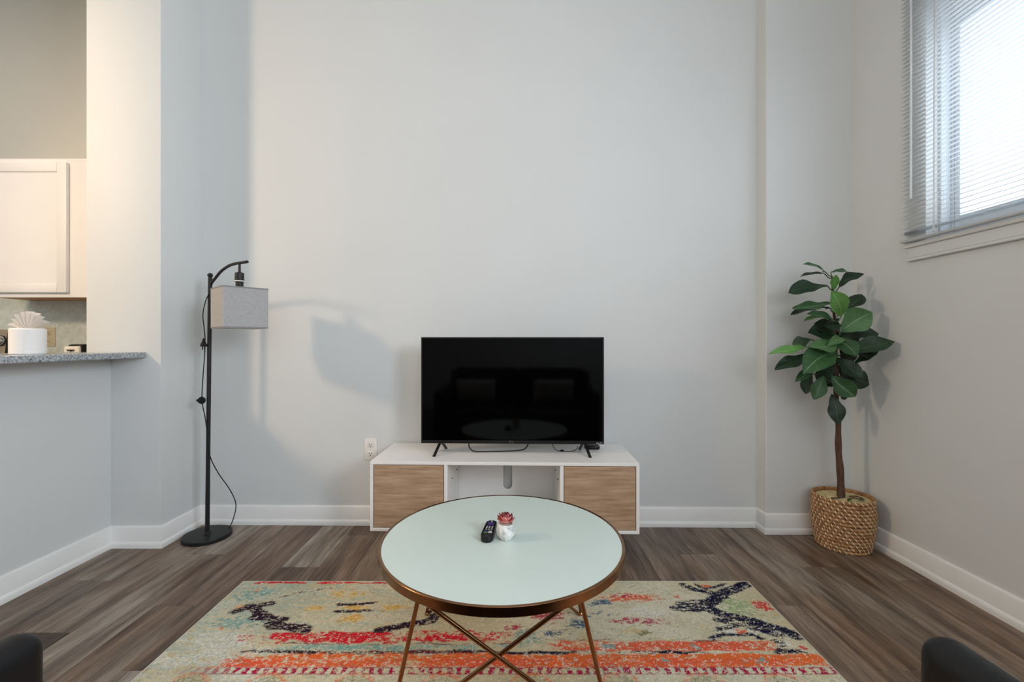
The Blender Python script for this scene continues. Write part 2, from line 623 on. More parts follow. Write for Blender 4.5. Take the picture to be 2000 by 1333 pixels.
# baseboards with quarter-round shoe, mitred at every corner
path = [(-2.12, -2.4), (-2.12, 2.34), (-1.855, 2.34), (-1.855, WY(-1.855)), (1.44, WY(1.44)), (1.44, 2.508), (WX, 2.508), (WX, -2.4)]
PB = [(0, 0.0), (.011, 0.0), (.011, .104), (.008, .110), (.004, .1125), (0, .1125)]
PS = [(.011, 0.0), (.021, 0.0), (.021, .013)] + [(.011 + .010 * math.cos(a), .013 + .019 * math.sin(a)) for a in (.4, .8, 1.2)] + [(.011, .032)]


def mitre(i, off):
    p = Vector(path[i])
    dirs = []
    if i > 0: dirs.append((p - Vector(path[i - 1])).normalized())
    if i < len(path) - 1: dirs.append((Vector(path[i + 1]) - p).normalized())
    ns = [Vector((d.y, -d.x)) for d in dirs]
    if len(ns) == 1: return p + ns[0] * off
    m = ns[0] + ns[1]
    return p + m * (off / (m.dot(ns[0])))


def sweep(i, prof):
    bm = nb()
    A = [bm.verts.new((*mitre(i, u), z)) for u, z in prof]
    B = [bm.verts.new((*mitre(i + 1, u), z)) for u, z in prof]
    n = len(prof)
    for q in range(n):
        r = (q + 1) % n
        bm.faces.new((A[q], B[q], B[r], A[r]))
    bm.faces.new(A)
    bm.faces.new(B[::-1])
    return bm


for i, nm in enumerate(['baseboard_left', 'baseboard_pillar_front', 'baseboard_pillar_side', 'baseboard_back', 'baseboard_column_side', 'baseboard_column_front', 'baseboard_right']):
    b = struct(nm, sweep(i, PB), M['trim'])
    obj('shoe_moulding', sweep(i, PS), M['trim'], b)

# window_1: recessed white window in the right wall
def frame_y(bm, x0, x1, y0, y1, z0, z1, w, wt=None, wb=None):
    wt = wt or w; wb = wb or w
    box(bm, x0, x1, y0, y0 + w, z0, z1, .003)
    box(bm, x0, x1, y1 - w, y1, z0, z1, .003)
    box(bm, x0, x1, y0 + w, y1 - w, z0, z0 + wb, .003)
    box(bm, x0, x1, y0 + w, y1 - w, z1 - wt, z1, .003)
    return bm


w1 = struct('window_1', frame_y(nb(), 2.03, 2.11, .85, 2.06, 1.555, 2.82, .022, .20, .05), M['window_vinyl'])
obj('sash', frame_y(nb(), 2.035, 2.075, .872, 2.038, 1.605, 2.62, .024, .085, .055), M['window_vinyl'], w1)
obj('glass', box(nb(), 2.050, 2.056, .896, 2.014, 1.66, 2.535), M['glass'], w1, sharp=None)
obj('jamb_stop', box(nb(), 1.985, 2.03, 2.048, 2.06, 1.555, 2.82, .002), M['window_vinyl'], w1)
sl = struct('trim_1', box(nb(), 1.903, 2.03, .72, 2.15, 1.535, 1.555, .003), M['wall'])
obj('apron', box(nb(), 1.913, 1.925, .74, 2.14, 1.478, 1.535, .002), M['wall'], sl)
bm = nb()
tube(bm, [(1.913, .74, 1.476), (1.913, 2.14, 1.476)], .006, 8)
tube(bm, [(1.913, .74, 1.488), (1.913, 2.14, 1.488)], .003, 6)
obj('bead_moulding', bm, M['wall'], sl)

w2 = struct('window_added_right', frame_y(nb(), 2.07, 2.12, -1.35, -.15, 1.40, 2.82, .05), M['window_vinyl'])  # unseen window, added around the right-hand fill light
obj('glass', box(nb(), 2.09, 2.096, -1.30, -.20, 1.45, 2.77), M['glass'], w2, sharp=None)
bm = nb()
for a, b, c_, d in ((-1.0, 1.6, 1.55, 1.62), (-1.0, 1.6, 3.08, 3.15), (-1.0, -.93, 1.62, 3.08), (.265, .335, 1.62, 3.08), (1.53, 1.6, 1.62, 3.08)):
    box(bm, a, b, -2.58, -2.53, c_, d, .003)
w3 = struct('window_added_rear', bm, M['window_vinyl'])  # unseen window behind the camera, added to go with the rear fill
for a, b in ((-.93, .265), (.335, 1.53)):
    obj('glass', box(nb(), a, b, -2.558, -2.552, 1.62, 3.08), M['glass'], w3, sharp=None)

# ------------------------------------------------------------------ window blind
bl = tag(empty('window_blind', (1.9, 1.46, 1.555)), 'white horizontal mini blind hanging open over the right wall window', 'blind')
SLY0, SLY1 = .76, 2.155
tilt = math.radians(10)


def slat_mesh():
    bm = nb()
    rows = []
    for q in range(5):
        u = (q / 4 - .5) * .0252
        h = .0018 * (1 - (2 * q / 4 - 1) ** 2)
        xx = u * math.cos(tilt) - h * math.sin(tilt)
        zz = u * math.sin(tilt) + h * math.cos(tilt)
        rows.append([bm.verts.new((xx, yy, zz)) for yy in (-(SLY1 - SLY0) / 2, (SLY1 - SLY0) / 2)])
    for a, b in zip(rows[:-1], rows[1:]):
        bm.faces.new((a[0], a[1], b[1], b[0]))
    r = bmesh.ops.solidify(bm, geom=bm.faces[:], thickness=.0004)
    me = bpy.data.meshes.new('slat')
    bmesh.ops.recalc_face_normals(bm, faces=bm.faces)
    bm.to_mesh(me)
    bm.free()
    me.materials.append(M['slat'])
    me.polygons.foreach_set('use_smooth', [True] * len(me.polygons))
    me.set_sharp_from_angle(angle=math.radians(40))
    return me


sm = slat_mesh()
BZ = 1.555
z = 1.628
while z < 2.90:
    o = bpy.data.objects.new('slat', sm)
    o.location = (0, (SLY0 + SLY1) / 2 - 1.46, z - BZ)
    o.parent = bl
    COL.objects.link(o)
    z += .0206
for q in range(5):
    o = bpy.data.objects.new('slat', sm)
    o.location = (0, (SLY0 + SLY1) / 2 - 1.46, 1.5975 + q * .0034 - BZ)
    o.parent = bl
    COL.objects.link(o)
L_ = lambda bm: bmesh.ops.translate(bm, verts=bm.verts, vec=(-1.9, -1.46, -BZ)) or bm
bm = box(nb(), 1.886, 1.912, SLY0, SLY1, 1.559, 1.572, .004, 2); L_(bm)
obj('bottom_rail', bm, M['blind_dark'], bl)
bm = box(nb(), 1.878, 1.918, SLY0, SLY1, 2.91, 2.95, .003, 1); L_(bm)
obj('headrail', bm, M['slat'], bl)
bm = tube(nb(), [(1.872, 2.079, 1.755), (1.874, 2.079, 2.92)], .0045, 8); L_(bm)
tag(obj('tilt_wand', bm, M['slat'], bl), 'white tilt wand')
for yy in (1.965, 1.02):
    bm = nb()
    for xx in (1.8865, 1.9135):
        tube(bm, [(xx, yy, 1.56), (xx, yy, 2.92)], .0007, 5)
    L_(bm)
    obj('ladder_cord', bm, M['slat'], bl)
bm = tube(nb(), [(1.876, 1.972, 1.60), (1.877, 1.968, 2.92)], .0013, 6)
tube(bm, [(1.8755, 1.966, 1.58), (1.877, 1.964, 2.92)], .0013, 6)
lathe(bm, [(0, 1.572), (.005, 1.576), (.003, 1.60), (0, 1.602)], 10, 1.876, 1.971); L_(bm)
tag(obj('lift_cord', bm, M['grey_detail'], bl), 'grey lift cord')

# ------------------------------------------------------------------ wall outlet beside the console


def outlet(name, x, y, zc, w, h, mat, label, slot_mat):
    t = tag(empty(name, (x, y, zc)), label, 'outlet')
    obj('cover_plate', box(nb(), -w / 2, w / 2, -.006, 0, -h / 2, h / 2, .003, 2), mat, t)
    for s_ in (-1, 1):
        r = obj('receptacle', box(nb(), -w * .24, w * .24, -.0085, -.004, s_ * h * .21 - h * .12, s_ * h * .21 + h * .12, .003, 2), mat, t)
        bm = nb()
        for dx in (-.09, .09):
            box(bm, dx * w - .0014, dx * w + .0014, -.0092, -.008, s_ * h * .21 - .001, s_ * h * .21 + .008)
        box(bm, -.0025, .0025, -.0092, -.008, s_ * h * .21 - .011, s_ * h * .21 - .005, .001)
        obj('slots', bm, slot_mat, r)
    bm = lathe(nb(), [(0, 0), (.0028, 0), (.0028, .001), (0, .0012)], 10)
    obj('screw', bm, mat, t, loc=(0, -.006, 0), rot=(PI / 2, 0, 0))
    return t


outlet('wall_outlet', -.838, WY(-.838), .447, .074, .127, M['outlet_white'], 'white duplex wall outlet just left of the media console', M['dark_slot'])
outlet('wall_outlet', -3.315, 3.178, 1.118, .080, .138, M['outlet_almond'], 'tan outlet on the mottled kitchen backsplash behind the breakfast bar', M['dark_slot'])

# ------------------------------------------------------------------ kitchen
struct('wall_backsplash', box(nb(), -5.0, -2.25, 3.178, 3.19, .914, 1.40), M['backsplash'])

cb = tag(empty('wall_cabinet', (-2.85, 3.035, 1.374)), 'white kitchen wall cabinet with wood underside, mounted above the backsplash', 'cabinet')
CX, CY, CZ = -2.85, 3.035, 1.374


def loc_(bm, c):
    bmesh.ops.translate(bm, verts=bm.verts, vec=(-c[0], -c[1], -c[2]))
    return bm


bm = nb()
X0, X1 = -3.46, -2.26
box(bm, X0, X1, 2.9, 3.188, 1.386, 2.276)
for a, b, c_, d in ((X0, X1, 2.245, 2.276), (X0, X1, 1.374, 1.404), (X0, X0 + .04, 1.404, 2.245), (-2.90, -2.72, 1.404, 2.245), (X1 - .04, X1, 1.404, 2.245)):
    box(bm, a, b, 2.88, 2.9, c_, d)
obj('face_frame', loc_(bm, (CX, CY, CZ)), M['cab_white'], cb)
obj('underside', loc_(box(nb(), X0, X1, 2.902, 3.186, 1.380, 1.3858), (CX, CY, CZ)), M['underside'], cb)
for a, b in ((-3.42, -2.878), (-2.742, -2.30)):
    z0, z1 = 1.402, 2.246
    bm = nb()
    w = .062
    y0 = 2.858
    box(bm, a, a + w, y0, 2.88, z0, z1, .004, 2)
    box(bm, b - w, b, y0, 2.88, z0, z1, .004, 2)
    box(bm, a + w, b - w, y0, 2.88, z0, z0 + w, .004, 2)
    box(bm, a + w, b - w, y0, 2.88, z1 - w, z1, .004, 2)
    dr = obj('door', loc_(bm, (CX, CY, CZ)), M['cab_white'], cb)
    obj('centre_panel', loc_(box(nb(), a + w - .002, b - w + .002, y0 + .007, 2.876, z0 + w - .002, z1 - w + .002, .006, 1), (CX, CY, CZ)), M['cab_white'], dr)

kc = tag(empty('kitchen_counter', (-2.93, 2.87, 0)), 'kitchen base counter hidden behind the breakfast bar, below the backsplash', 'counter')
obj('base', loc_(box(nb(), -3.58, -2.26, 2.6, 3.17, .0, .876), (-2.93, 2.87, 0)), M['cab_white'], kc)
obj('worktop', loc_(box(nb(), -3.585, -2.255, 2.56, 3.176, .876, .914, .004, 2), (-2.93, 2.87, 0)), M['granite'], kc)

# cooking range: slanted steel backguard with knobs, black end cap
rg = tag(empty('cooking_range', (-3.97, 2.88, 0)), 'cooking range with steel backguard and knobs at the kitchen backsplash', 'stove')
c0 = (-3.97, 2.88, 0)
obj('body', loc_(box(nb(), -4.35, -3.594, 2.56, 3.17, 0, .914, .006, 2), c0), M['black_metal'], rg)
wedge = [(3.136, .914), (3.177, .914), (3.177, 1.172), (3.168, 1.172)]
obj('backguard', loc_(prism(nb(), wedge, 'x', -4.345, -3.599), c0), M['steel'], rg)
obj('end_cap', loc_(prism(nb(), [(3.131, .914), (3.177, .914), (3.177, 1.178), (3.163, 1.178)], 'x', -3.599, -3.590), c0), M['black_plastic'], rg)
for kx in (-3.638, -3.75, -4.2, -4.31):
    kn = obj('knob', lathe(nb(), [(.034, 0), (.034, .006), (.027, .008), (.025, .026), (.021, .030), (0, .030)], 24), M['chrome'], rg,
             loc=(kx + 3.97, 3.150 - 2.88, 1.092), rot=(math.radians(90 - 7), 0, 0))
    obj('skirt_ring', lathe(nb(), [(.038, 0), (.038, .003), (.034, .004)], 24), M['black_plastic'], kn)

# toaster on the kitchen counter
ts = tag(empty('toaster', (-2.735, 2.88, .914)), 'black toaster with cream end panel and lever slot, low behind the bar', 'toaster')
obj('body', box(nb(), -.048, .048, -.115, .14, .008, .155, .018, 3), M['black_plastic'], ts)
e = obj('end_panel', box(nb(), -.05, .05, -.134, -.113, .0, .143, .012, 3), M['cream'], ts)
bm = box(nb(), -.0025, .0025, -.1355, -.133, .04, .118)
box(bm, -.022, .022, -.142, -.133, .114, .122, .002)
obj('lever', bm, M['dark_slot'], e)

# granite breakfast bar top on the half wall
bt = obj('bar_countertop', box(nb(), -2.42, -1.929, -.9, 2.338, 1.0005, 1.030, .004, 2), M['granite'])
tag(bt, 'speckled grey granite bar countertop on the white half wall', 'countertop')

# toilet-paper roll with a fanned tissue on top
pr = tag(empty('tissue_roll', (-2.082, 1.905, 1.0305)), 'white tissue roll topped with a folded paper fan on the granite bar', 'paper roll')
R_ = .057
prof = [(.02, .003), (R_ - .003, 0), (R_, .004), (R_, .106), (R_ - .004, .111), (.022, .111), (.020, .108), (.020, .02), (0, .02)]
obj('roll', lathe(nb(), prof, 48), M['paper'], pr)
bm = nb()
n = 16
inner, mid_, outer = [], [], []
for i in range(n + 1):
    a = math.radians(14 + 152 * i / n)
    zig = (.013 if i % 2 else -.013)
    rr = .080 + .004 * math.sin(i * 1.7)
    inner.append(bm.verts.new((.010 * math.cos(a), .2 * zig, .100 + .008 * math.sin(a))))
    mid_.append(bm.verts.new((.045 * math.cos(a), .7 * zig + .002, .108 + .036 * math.sin(a))))
    outer.append(bm.verts.new((rr * math.cos(a), zig + .004, .110 + .075 * math.sin(a))))
for A, B in ((inner, mid_), (mid_, outer)):
    for i in range(n):
        bm.faces.new((A[i], A[i + 1], B[i + 1], B[i]))
bmesh.ops.solidify(bm, geom=bm.faces[:], thickness=.0006)
obj('paper_fan', bm, M['paper'], pr, sharp=20)

# ------------------------------------------------------------------ media console
RZ = math.radians(-1.6)
cons = tag(empty('media_console', (-.036, 2.392, 0), RZ), 'white low media console with two light oak doors and open middle under the TV', 'tv stand')
zb, zt, T = .138, .487, .016
hw, hd = .668, .200
bm = box(nb(), -hw, hw, -hd, hd, zt - T, zt, .0015)
obj('top_panel', bm, M['white'], cons)
obj('bottom_panel', box(nb(), -hw, hw, -hd, hd, zb, zb + T, .0015), M['white'], cons)
for s_ in (-1, 1):
    a = sorted((s_ * hw, s_ * (hw - T)))
    obj('side_panel', box(nb(), a[0], a[1], -hd, hd, zb + T, zt - T, .001), M['white'], cons)
    a = sorted((s_ * .279, s_ * .297))
    obj('divider', box(nb(), a[0], a[1], -hd + .002, hd - .012, zb + T, zt - T, .001), M['white'], cons)
slot = [(-hw + T, zb + T), (hw - T, zb + T), (hw - T, zt - T), (.031, zt - T)]
slot += [(.006 + .026 * math.cos(-q * PI / 12), .252 + .026 * math.sin(-q * PI / 12)) for q in range(13)]
slot += [(-.020, zt - T), (-hw + T, zt - T)]
slot[3] = (.032, zt - T)
obj('back_panel', prism(nb(), slot, 'y', hd - .010, hd - .004), M['white'], cons)
for a, b in ((-hw + T + .003, -.300), (.300, hw - T - .003)):
    cx = (a + b) / 2
    obj('door', box(nb(), a - cx, b - cx, -.009, .009, zb + T + .003, zt - T - .003, .001), M['oak'], cons, loc=(cx, -hd + .011, 0))
for x_ in (-.278, .278):
    for y_ in (-.06, .1):
        obj('shelf_pin', box(nb(), x_ - .003, x_ + .003, y_ - .003, y_ + .003, .36, .366, .001), M['dark_slot'], cons)
for x_ in (-.50, .50):
    for y_ in (-.12, .13):
        obj('leg', lathe(nb(), [(.016, 0), (.024, zb)], 16, x_, y_, True, True), M['white'], cons)

# ------------------------------------------------------------------ television
tv = tag(empty('television', (0.001, 2.376, zt), math.radians(-1.5)), 'black flat screen television on splayed feet standing on the white console', 'television')
tw, t0, t1 = .487, .054, .622
bm = box(nb(), -tw, tw, -.012, .018, t0, t1, .003, 2)
box(bm, -tw * .8, tw * .8, .018, .07, t0 + .03, t0 + .33, .012, 2)
obj('casing', bm, M['black_plastic'], tv)
bm = nb()
fy0, fy1 = -.019, -.012
box(bm, -tw, -tw + .007, fy0, fy1, t0, t1, .001)
box(bm, tw - .007, tw, fy0, fy1, t0, t1, .001)
box(bm, -tw + .007, tw - .007, fy0, fy1, t1 - .007, t1, .001)
box(bm, -tw + .007, tw - .007, fy0, fy1, t0, t0 + .017, .001)
bz = obj('bezel', bm, M['black_plastic'], tv)
obj('screen', box(nb(), -tw + .007, tw - .007, -.0165, -.0125, t0 + .017, t1 - .007), M['screen'], tv, sharp=None)
lg = link_mesh('logo', text_mesh('TCL', .0165), M['chrome'], tv, (-.004, -.0193, t0 + .0082), (PI / 2, 0, 0), None)
lg2 = link_mesh('badge', text_mesh('Roku TV', .0085), M['outlet_white'], tv, (tw - .026, -.0193, t0 + .0062), (PI / 2, 0, 0), None)
for s_ in (-1, 1):
    for y_, xo in ((-.085, .022), (.088, -.012)):
        bm = nb()
        a = Vector((s_ * .383, 0.0, t0 + .012))
        b = Vector((s_ * (.383 + xo), y_, .0005))
        d = (b - a)
        w = Vector((1, 0, 0)) * .008
        th = Vector((0, 1, 0)) * .006
        vs = []
        for p in (a, b):
            for q in ((-1, -1), (1, -1), (1, 1), (-1, 1)):
                vs.append(bm.verts.new(p + w * q[0] + th * q[1]))
        for f in ((0, 1, 2, 3), (7, 6, 5, 4), (0, 4, 5, 1), (1, 5, 6, 2), (2, 6, 7, 3), (3, 7, 4, 0)):
            bm.faces.new([vs[i] for i in f])
        bmesh.ops.bevel(bm, geom=bm.edges[:], offset=.0015, segments=1, affect='EDGES')
        obj('foot', bm, M['black_plastic'], tv)

# cables and the small streaming box behind the television
bm = tube(nb(), catmull([(-.235, 2.42, .545), (-.232, 2.405, .512), (-.205, 2.392, .4925), (-.16, 2.39, .4905), (-.06, 2.40, .4905), (.03, 2.415, .4915), (.075, 2.43, .50), (.10, 2.445, .545)]), .003, 8)
tag(obj('power_cable', bm, M['cord']), 'black power cable looping along the console top under the television', 'cable')
bm = tube(nb(), catmull([(.215, 2.44, .545), (.225, 2.42, .513), (.245, 2.408, .4935), (.29, 2.405, .4895), (.325, 2.407, .4895), (.352, 2.42, .497), (.362, 2.435, .51)]), .0018, 7)
box(bm, .262, .282, 2.400, 2.412, .4875, .4975, .002)
tag(obj('thin_cable', bm, M['cord']), 'thin black cable with a small inline plug near the right TV foot', 'cable')
sb = tag(empty('streaming_box', (.452, 2.478, zt)), 'small black streaming box on the console behind the right TV foot', 'media box')
obj('shell', box(nb(), -.034, .034, -.034, .034, .001, .024, .008, 3), M['black_plastic'], sb)
obj('cable', tube(nb(), catmull([(-.033, -.01, .010), (-.045, -.014, .007), (-.05, .0, .006), (-.04, .03, .012), (-.03, .05, .04)]), .0016, 6), M['cord'], sb)

# ------------------------------------------------------------------ rug
RX0, RX1, RY0, RY1 = -1.205, 1.058, .70, 1.988
nx, ny = 830, 470
gx = np.linspace(RX0, RX1, nx)
gy = np.linspace(RY0, RY1, ny)
U, V = np.meshgrid(gx, gy)


def vnoise(sx, sy, seed, oct=3):
    r = np.random.default_rng(seed)
    out = np.zeros_like(U)
    amp = 1.0
    tot = 0
    for o in range(oct):
        ax, ay = sx / 2 ** o, sy / 2 ** o
        gw, gh = int(2.4 / ax) + 3, int(1.7 / ay) + 3
        g = r.random((gh, gw))
        fx, fy = (U - RX0) / ax, (V - RY0) / ay
        ix, iy = fx.astype(int), fy.astype(int)
        tx, ty = fx - ix, fy - iy
        tx = tx * tx * (3 - 2 * tx)
        ty = ty * ty * (3 - 2 * ty)
        out += amp * ((g[iy, ix] * (1 - tx) + g[iy, ix + 1] * tx) * (1 - ty) + (g[iy + 1, ix] * (1 - tx) + g[iy + 1, ix + 1] * tx) * ty)
        tot += amp
        amp *= .62
    return out / tot


def lin(h):
    return np.array(srgb(h)[:3])


YARN = dict(PUR='#31202f', NAV='#1e1d36', BLU='#4c6173', YEL='#d9a94a', PEA='#e0a678', ORA='#dd6a38', TEA='#7aa39c', COR='#d95f42', CRI='#a82048',
            RED='#cc2936', GRN='#94a878', PAL='#d2d0c2', OLV='#77744a', BEI='#c4b693', MAR='#6a2436')
img = np.empty(U.shape + (3,))
n_big = vnoise(.35, .22, 1)
n_tuft = .75 * vnoise(.013, .008, 2, 2) + .25 * rng.random(U.shape)
n_tuft2 = .75 * vnoise(.011, .007, 3, 2) + .25 * rng.random(U.shape)
n_wear = vnoise(.16, .045, 77, 4)
n_row = .85 * vnoise(.07, .009, 4, 3) + .15 * rng.random(U.shape)
n_mid = vnoise(.07, .045, 5, 3)
img[:] = lin('#c3b591')


def lay(col, m):
    global img
    m = np.clip(m, 0, 1)[..., None]
    img = img * (1 - m) + lin(YARN.get(col, col) if isinstance(col, str) else col) * m


def thr(a, t, s=.05):
    return np.clip((a - t) / s + .5, 0, 1)


# faded ground: beige with pale, green-grey and teal drift
lay('#cfc8b0', thr(n_big, .5, .25) * .8)
lay('#a9ad92', thr(.5 * n_mid + .5 * n_tuft, .56, .1) * .55)
lay('#9fb5ac', thr(n_row + .35 * n_tuft + .30 * np.clip(-.45 - U, -.4, .5) + .3 * np.clip(V - 1.7, -.2, .3), .84, .1) * .65)
lay('#8b8468', thr(n_tuft2, .66, .05) * .5)
lay('#dcd8c8', thr(n_tuft, .66, .05) * .6)
lay('YEL', thr(n_mid * .6 + n_tuft2 * .5, .72, .06) * .45)


def band(col, v0, v1, u0, u1, dens, nz, edge=.006, fade=.08, wob=.006):
    vv = V + (vnoise(.06, .5, int(v0 * 1000) + 7, 3) - .5) * wob * 3 + (n_tuft - .5) * .012
    inside = np.clip((vv - v0) / edge + .5, 0, 1) * np.clip((v1 - vv) / edge + .5, 0, 1)
    ends = np.clip((U - u0) / fade, 0, 1) * np.clip((u1 - U) / fade, 0, 1)
    patch = vnoise(.16, .05, int(v0 * 1000) + 99, 3)
    t = .5 + (1 - dens * ends) * .60 - .30 - (patch - .5) * .8 + np.clip(n_wear - .55, 0, 1) * .7 - .05
    lay(col, inside * thr(nz, t, .05) * (ends > 0))


band('RED', 1.968, 1.99, -1.2, -.35, .42, n_wear)
band('PAL', 1.0, 1.64, -1.3, -.75, .35, n_tuft)
band('RED', 1.585, 1.645, -1.0, .10, .66, n_tuft, fade=.3, wob=.016)
band('RED', 1.604, 1.640, -.90, -.74, 1.0, n_tuft, fade=.03)
band('MAR', 1.573, 1.579, -1.0, .1, .45, n_row)
band('TEA', 1.545, 1.572, -.85, .1, .55, n_tuft2)
band('COR', 1.540, 1.590, .12, 1.0, .80, n_tuft, fade=.12)
band('MAR', 1.592, 1.597, .10, .85, .6, n_row)
band('MAR', 1.524, 1.541, -1.0, -.05, .50, n_row * .5 + n_tuft * .5, wob=.006)
band('PUR', 1.526, 1.542, -.98, .0, .36, n_tuft2, wob=.006)
band('NAV', 1.524, 1.539, -.10, 1.06, .50, n_row * .5 + n_tuft * .5, wob=.006)
band('ORA', 1.462, 1.524, -.98, 1.07, .74, n_tuft, fade=.25, wob=.01)
band('ORA', 1.466, 1.522, .05, 1.07, .86, n_tuft2, fade=.06, wob=.01)
band('COR', 1.462, 1.50, -1.1, 1.07, .55, n_tuft2, fade=.2)
# crimson comb
comb = (np.sin(U * 2 * PI / .032 + 6 * n_mid) > -.1) | (V > 1.458) | (V < 1.434)
band_m = np.clip((V - 1.429) / .004, 0, 1) * np.clip((1.466 - V) / .006, 0, 1)
lay('CRI', band_m * comb * thr(n_tuft + .35 * (vnoise(.2, .1, 41) - .5), .36, .06) * np.clip((U + 1.1) / .2, 0, 1))
lay('MAR', band_m * comb * thr(n_tuft2, .6, .06) * .7)
# rings of olive yarn below the comb
for cx in (-1.02, -.78, -.5, -.22, .06, .345, .61, .86):
    r = np.hypot(U - cx, (V - 1.375) * 1.15) + (n_tuft - .5) * .025
    lay('OLV', np.clip((.062 - np.abs(r - .0)) / .006, 0, 1) * thr(n_tuft2, .5, .1) * .7)
    lay('ORA', np.clip((.012 - np.abs(r - .068)) / .005, 0, 1) * thr(n_tuft, .5, .1) * .7)
    lay('YEL', np.clip((.03 - r) / .006, 0, 1) * thr(n_tuft, .5, .1) * .6)
for v0, c_ in ((1.25, 'ORA'), (1.18, 'RED'), (1.10, 'TEA'), (1.0, 'COR'), (.9, 'YEL'), (.8, 'RED'), (.68, 'ORA'), (.58, 'PUR')):
    band(c_, v0, v0 + .055, -1.1, 1.05, .75, n_tuft, fade=.15)


def blob(col, cx, cy, rx, ry, dens):
    d = np.sqrt(((U - cx) / max(rx, .02)) ** 2 + ((V - cy) / max(ry, .012)) ** 2)
    f = np.clip(1.35 - d, 0, 1)
    lay(col, thr(f * .9 + (n_tuft - .5) * 2.0 + (n_row - .5) * .9, 1.02 - dens * .70, .12) * (f > 0) * .92)


def stroke(col, w, brk, pts):
    best = np.full(U.shape, 9.0)
    uu = U + (n_tuft2 - .5) * .03 + (n_mid - .5) * .03
    vv = V + (n_tuft - .5) * .018 + (n_mid - .5) * .012
    for (ax, ay), (bx, by) in zip(pts[:-1], pts[1:]):
        dx, dy = bx - ax, by - ay
        t = np.clip(((uu - ax) * dx + (vv - ay) * dy) / (dx * dx + dy * dy + 1e-9), 0, 1)
        best = np.minimum(best, np.hypot((uu - ax - t * dx) * .8, vv - ay - t * dy))
    lay(col, np.clip((w / 2 - best) / .006 + .5, 0, 1) * thr(n_mid * .3 + n_row * .3 + n_tuft * .4, .28 + brk * .36, .05))

STROKES = [('PUR',0.01,0.5,[(-1.016,1.831),(-0.974,1.871),(-0.881,1.91),(-0.785,1.933)]),('PUR',0.032,0.15,[(-1.108,1.765),(-1.07,1.793),(-0.995,1.817)]),('PUR',0.036,0.15,[(-1.069,1.802),(-1.009,1.763),(-0.965,1.728)]),('PUR',0.04,0.15,[(-1.001,1.728),(-0.943,1.722),(-0.885,1.712)]),('PUR',0.05,0.15,[(-0.918,1.686),(-0.858,1.672),(-0.774,1.654)]),('PUR',0.034,0.2,[(-0.493,1.652),(-0.429,1.672),(-0.375,1.691)]),('PUR',0.036,0.25,[(-0.455,1.661),(-0.394,1.683),(-0.314,1.705),(-0.303,1.737)]),('PUR',0.018,0.3,[(-0.704,1.812),(-0.636,1.814),(-0.57,1.825)]),('PUR',0.018,0.3,[(-0.704,1.765),(-0.643,1.767),(-0.571,1.771)]),('NAV',0.03,0.35,[(0.756,1.958),(0.795,1.921),(0.85,1.894),(0.896,1.867)]),('NAV',0.05,0.15,[(1.038,1.964),(0.92,1.904),(0.871,1.869),(0.819,1.825)]),('NAV',0.05,0.25,[(0.819,1.825),(0.753,1.82),(0.693,1.811)]),('NAV',0.036,0.45,[(0.797,1.791),(0.725,1.781),(0.653,1.788)]),('NAV',0.045,0.2,[(0.788,1.799),(0.818,1.755),(0.909,1.709),(0.997,1.659),(1.03,1.62)]),('NAV',0.035,0.35,[(0.799,1.714),(0.873,1.686),(0.934,1.659),(0.971,1.616)]),('NAV',0.02,0.4,[(0.726,1.606),(0.77,1.628),(0.773,1.659),(0.843,1.672)]),('NAV',0.018,0.4,[(0.77,1.628),(0.824,1.624),(0.889,1.628),(0.91,1.607)]),('NAV',0.02,0.35,[(0.945,1.591),(0.964,1.567),(0.923,1.536),(0.995,1.539)]),('NAV',0.016,0.45,[(0.82,1.964),(0.844,1.927),(0.906,1.946),(0.935,1.964)]),('BLU',0.022,0.5,[(0.322,1.809),(0.364,1.831),(0.397,1.836)]),('BLU',0.022,0.5,[(0.212,1.681),(0.239,1.668),(0.267,1.7),(0.233,1.705)]),('BLU',0.018,0.5,[(0.303,1.738),(0.357,1.763),(0.383,1.743)]),('BLU',0.03,0.5,[(0.355,1.825),(0.391,1.825)]),('BLU',0.03,0.5,[(0.215,1.683),(0.253,1.674),(0.273,1.692)]),('BLU',0.03,0.5,[(0.138,1.632),(0.199,1.64)])]
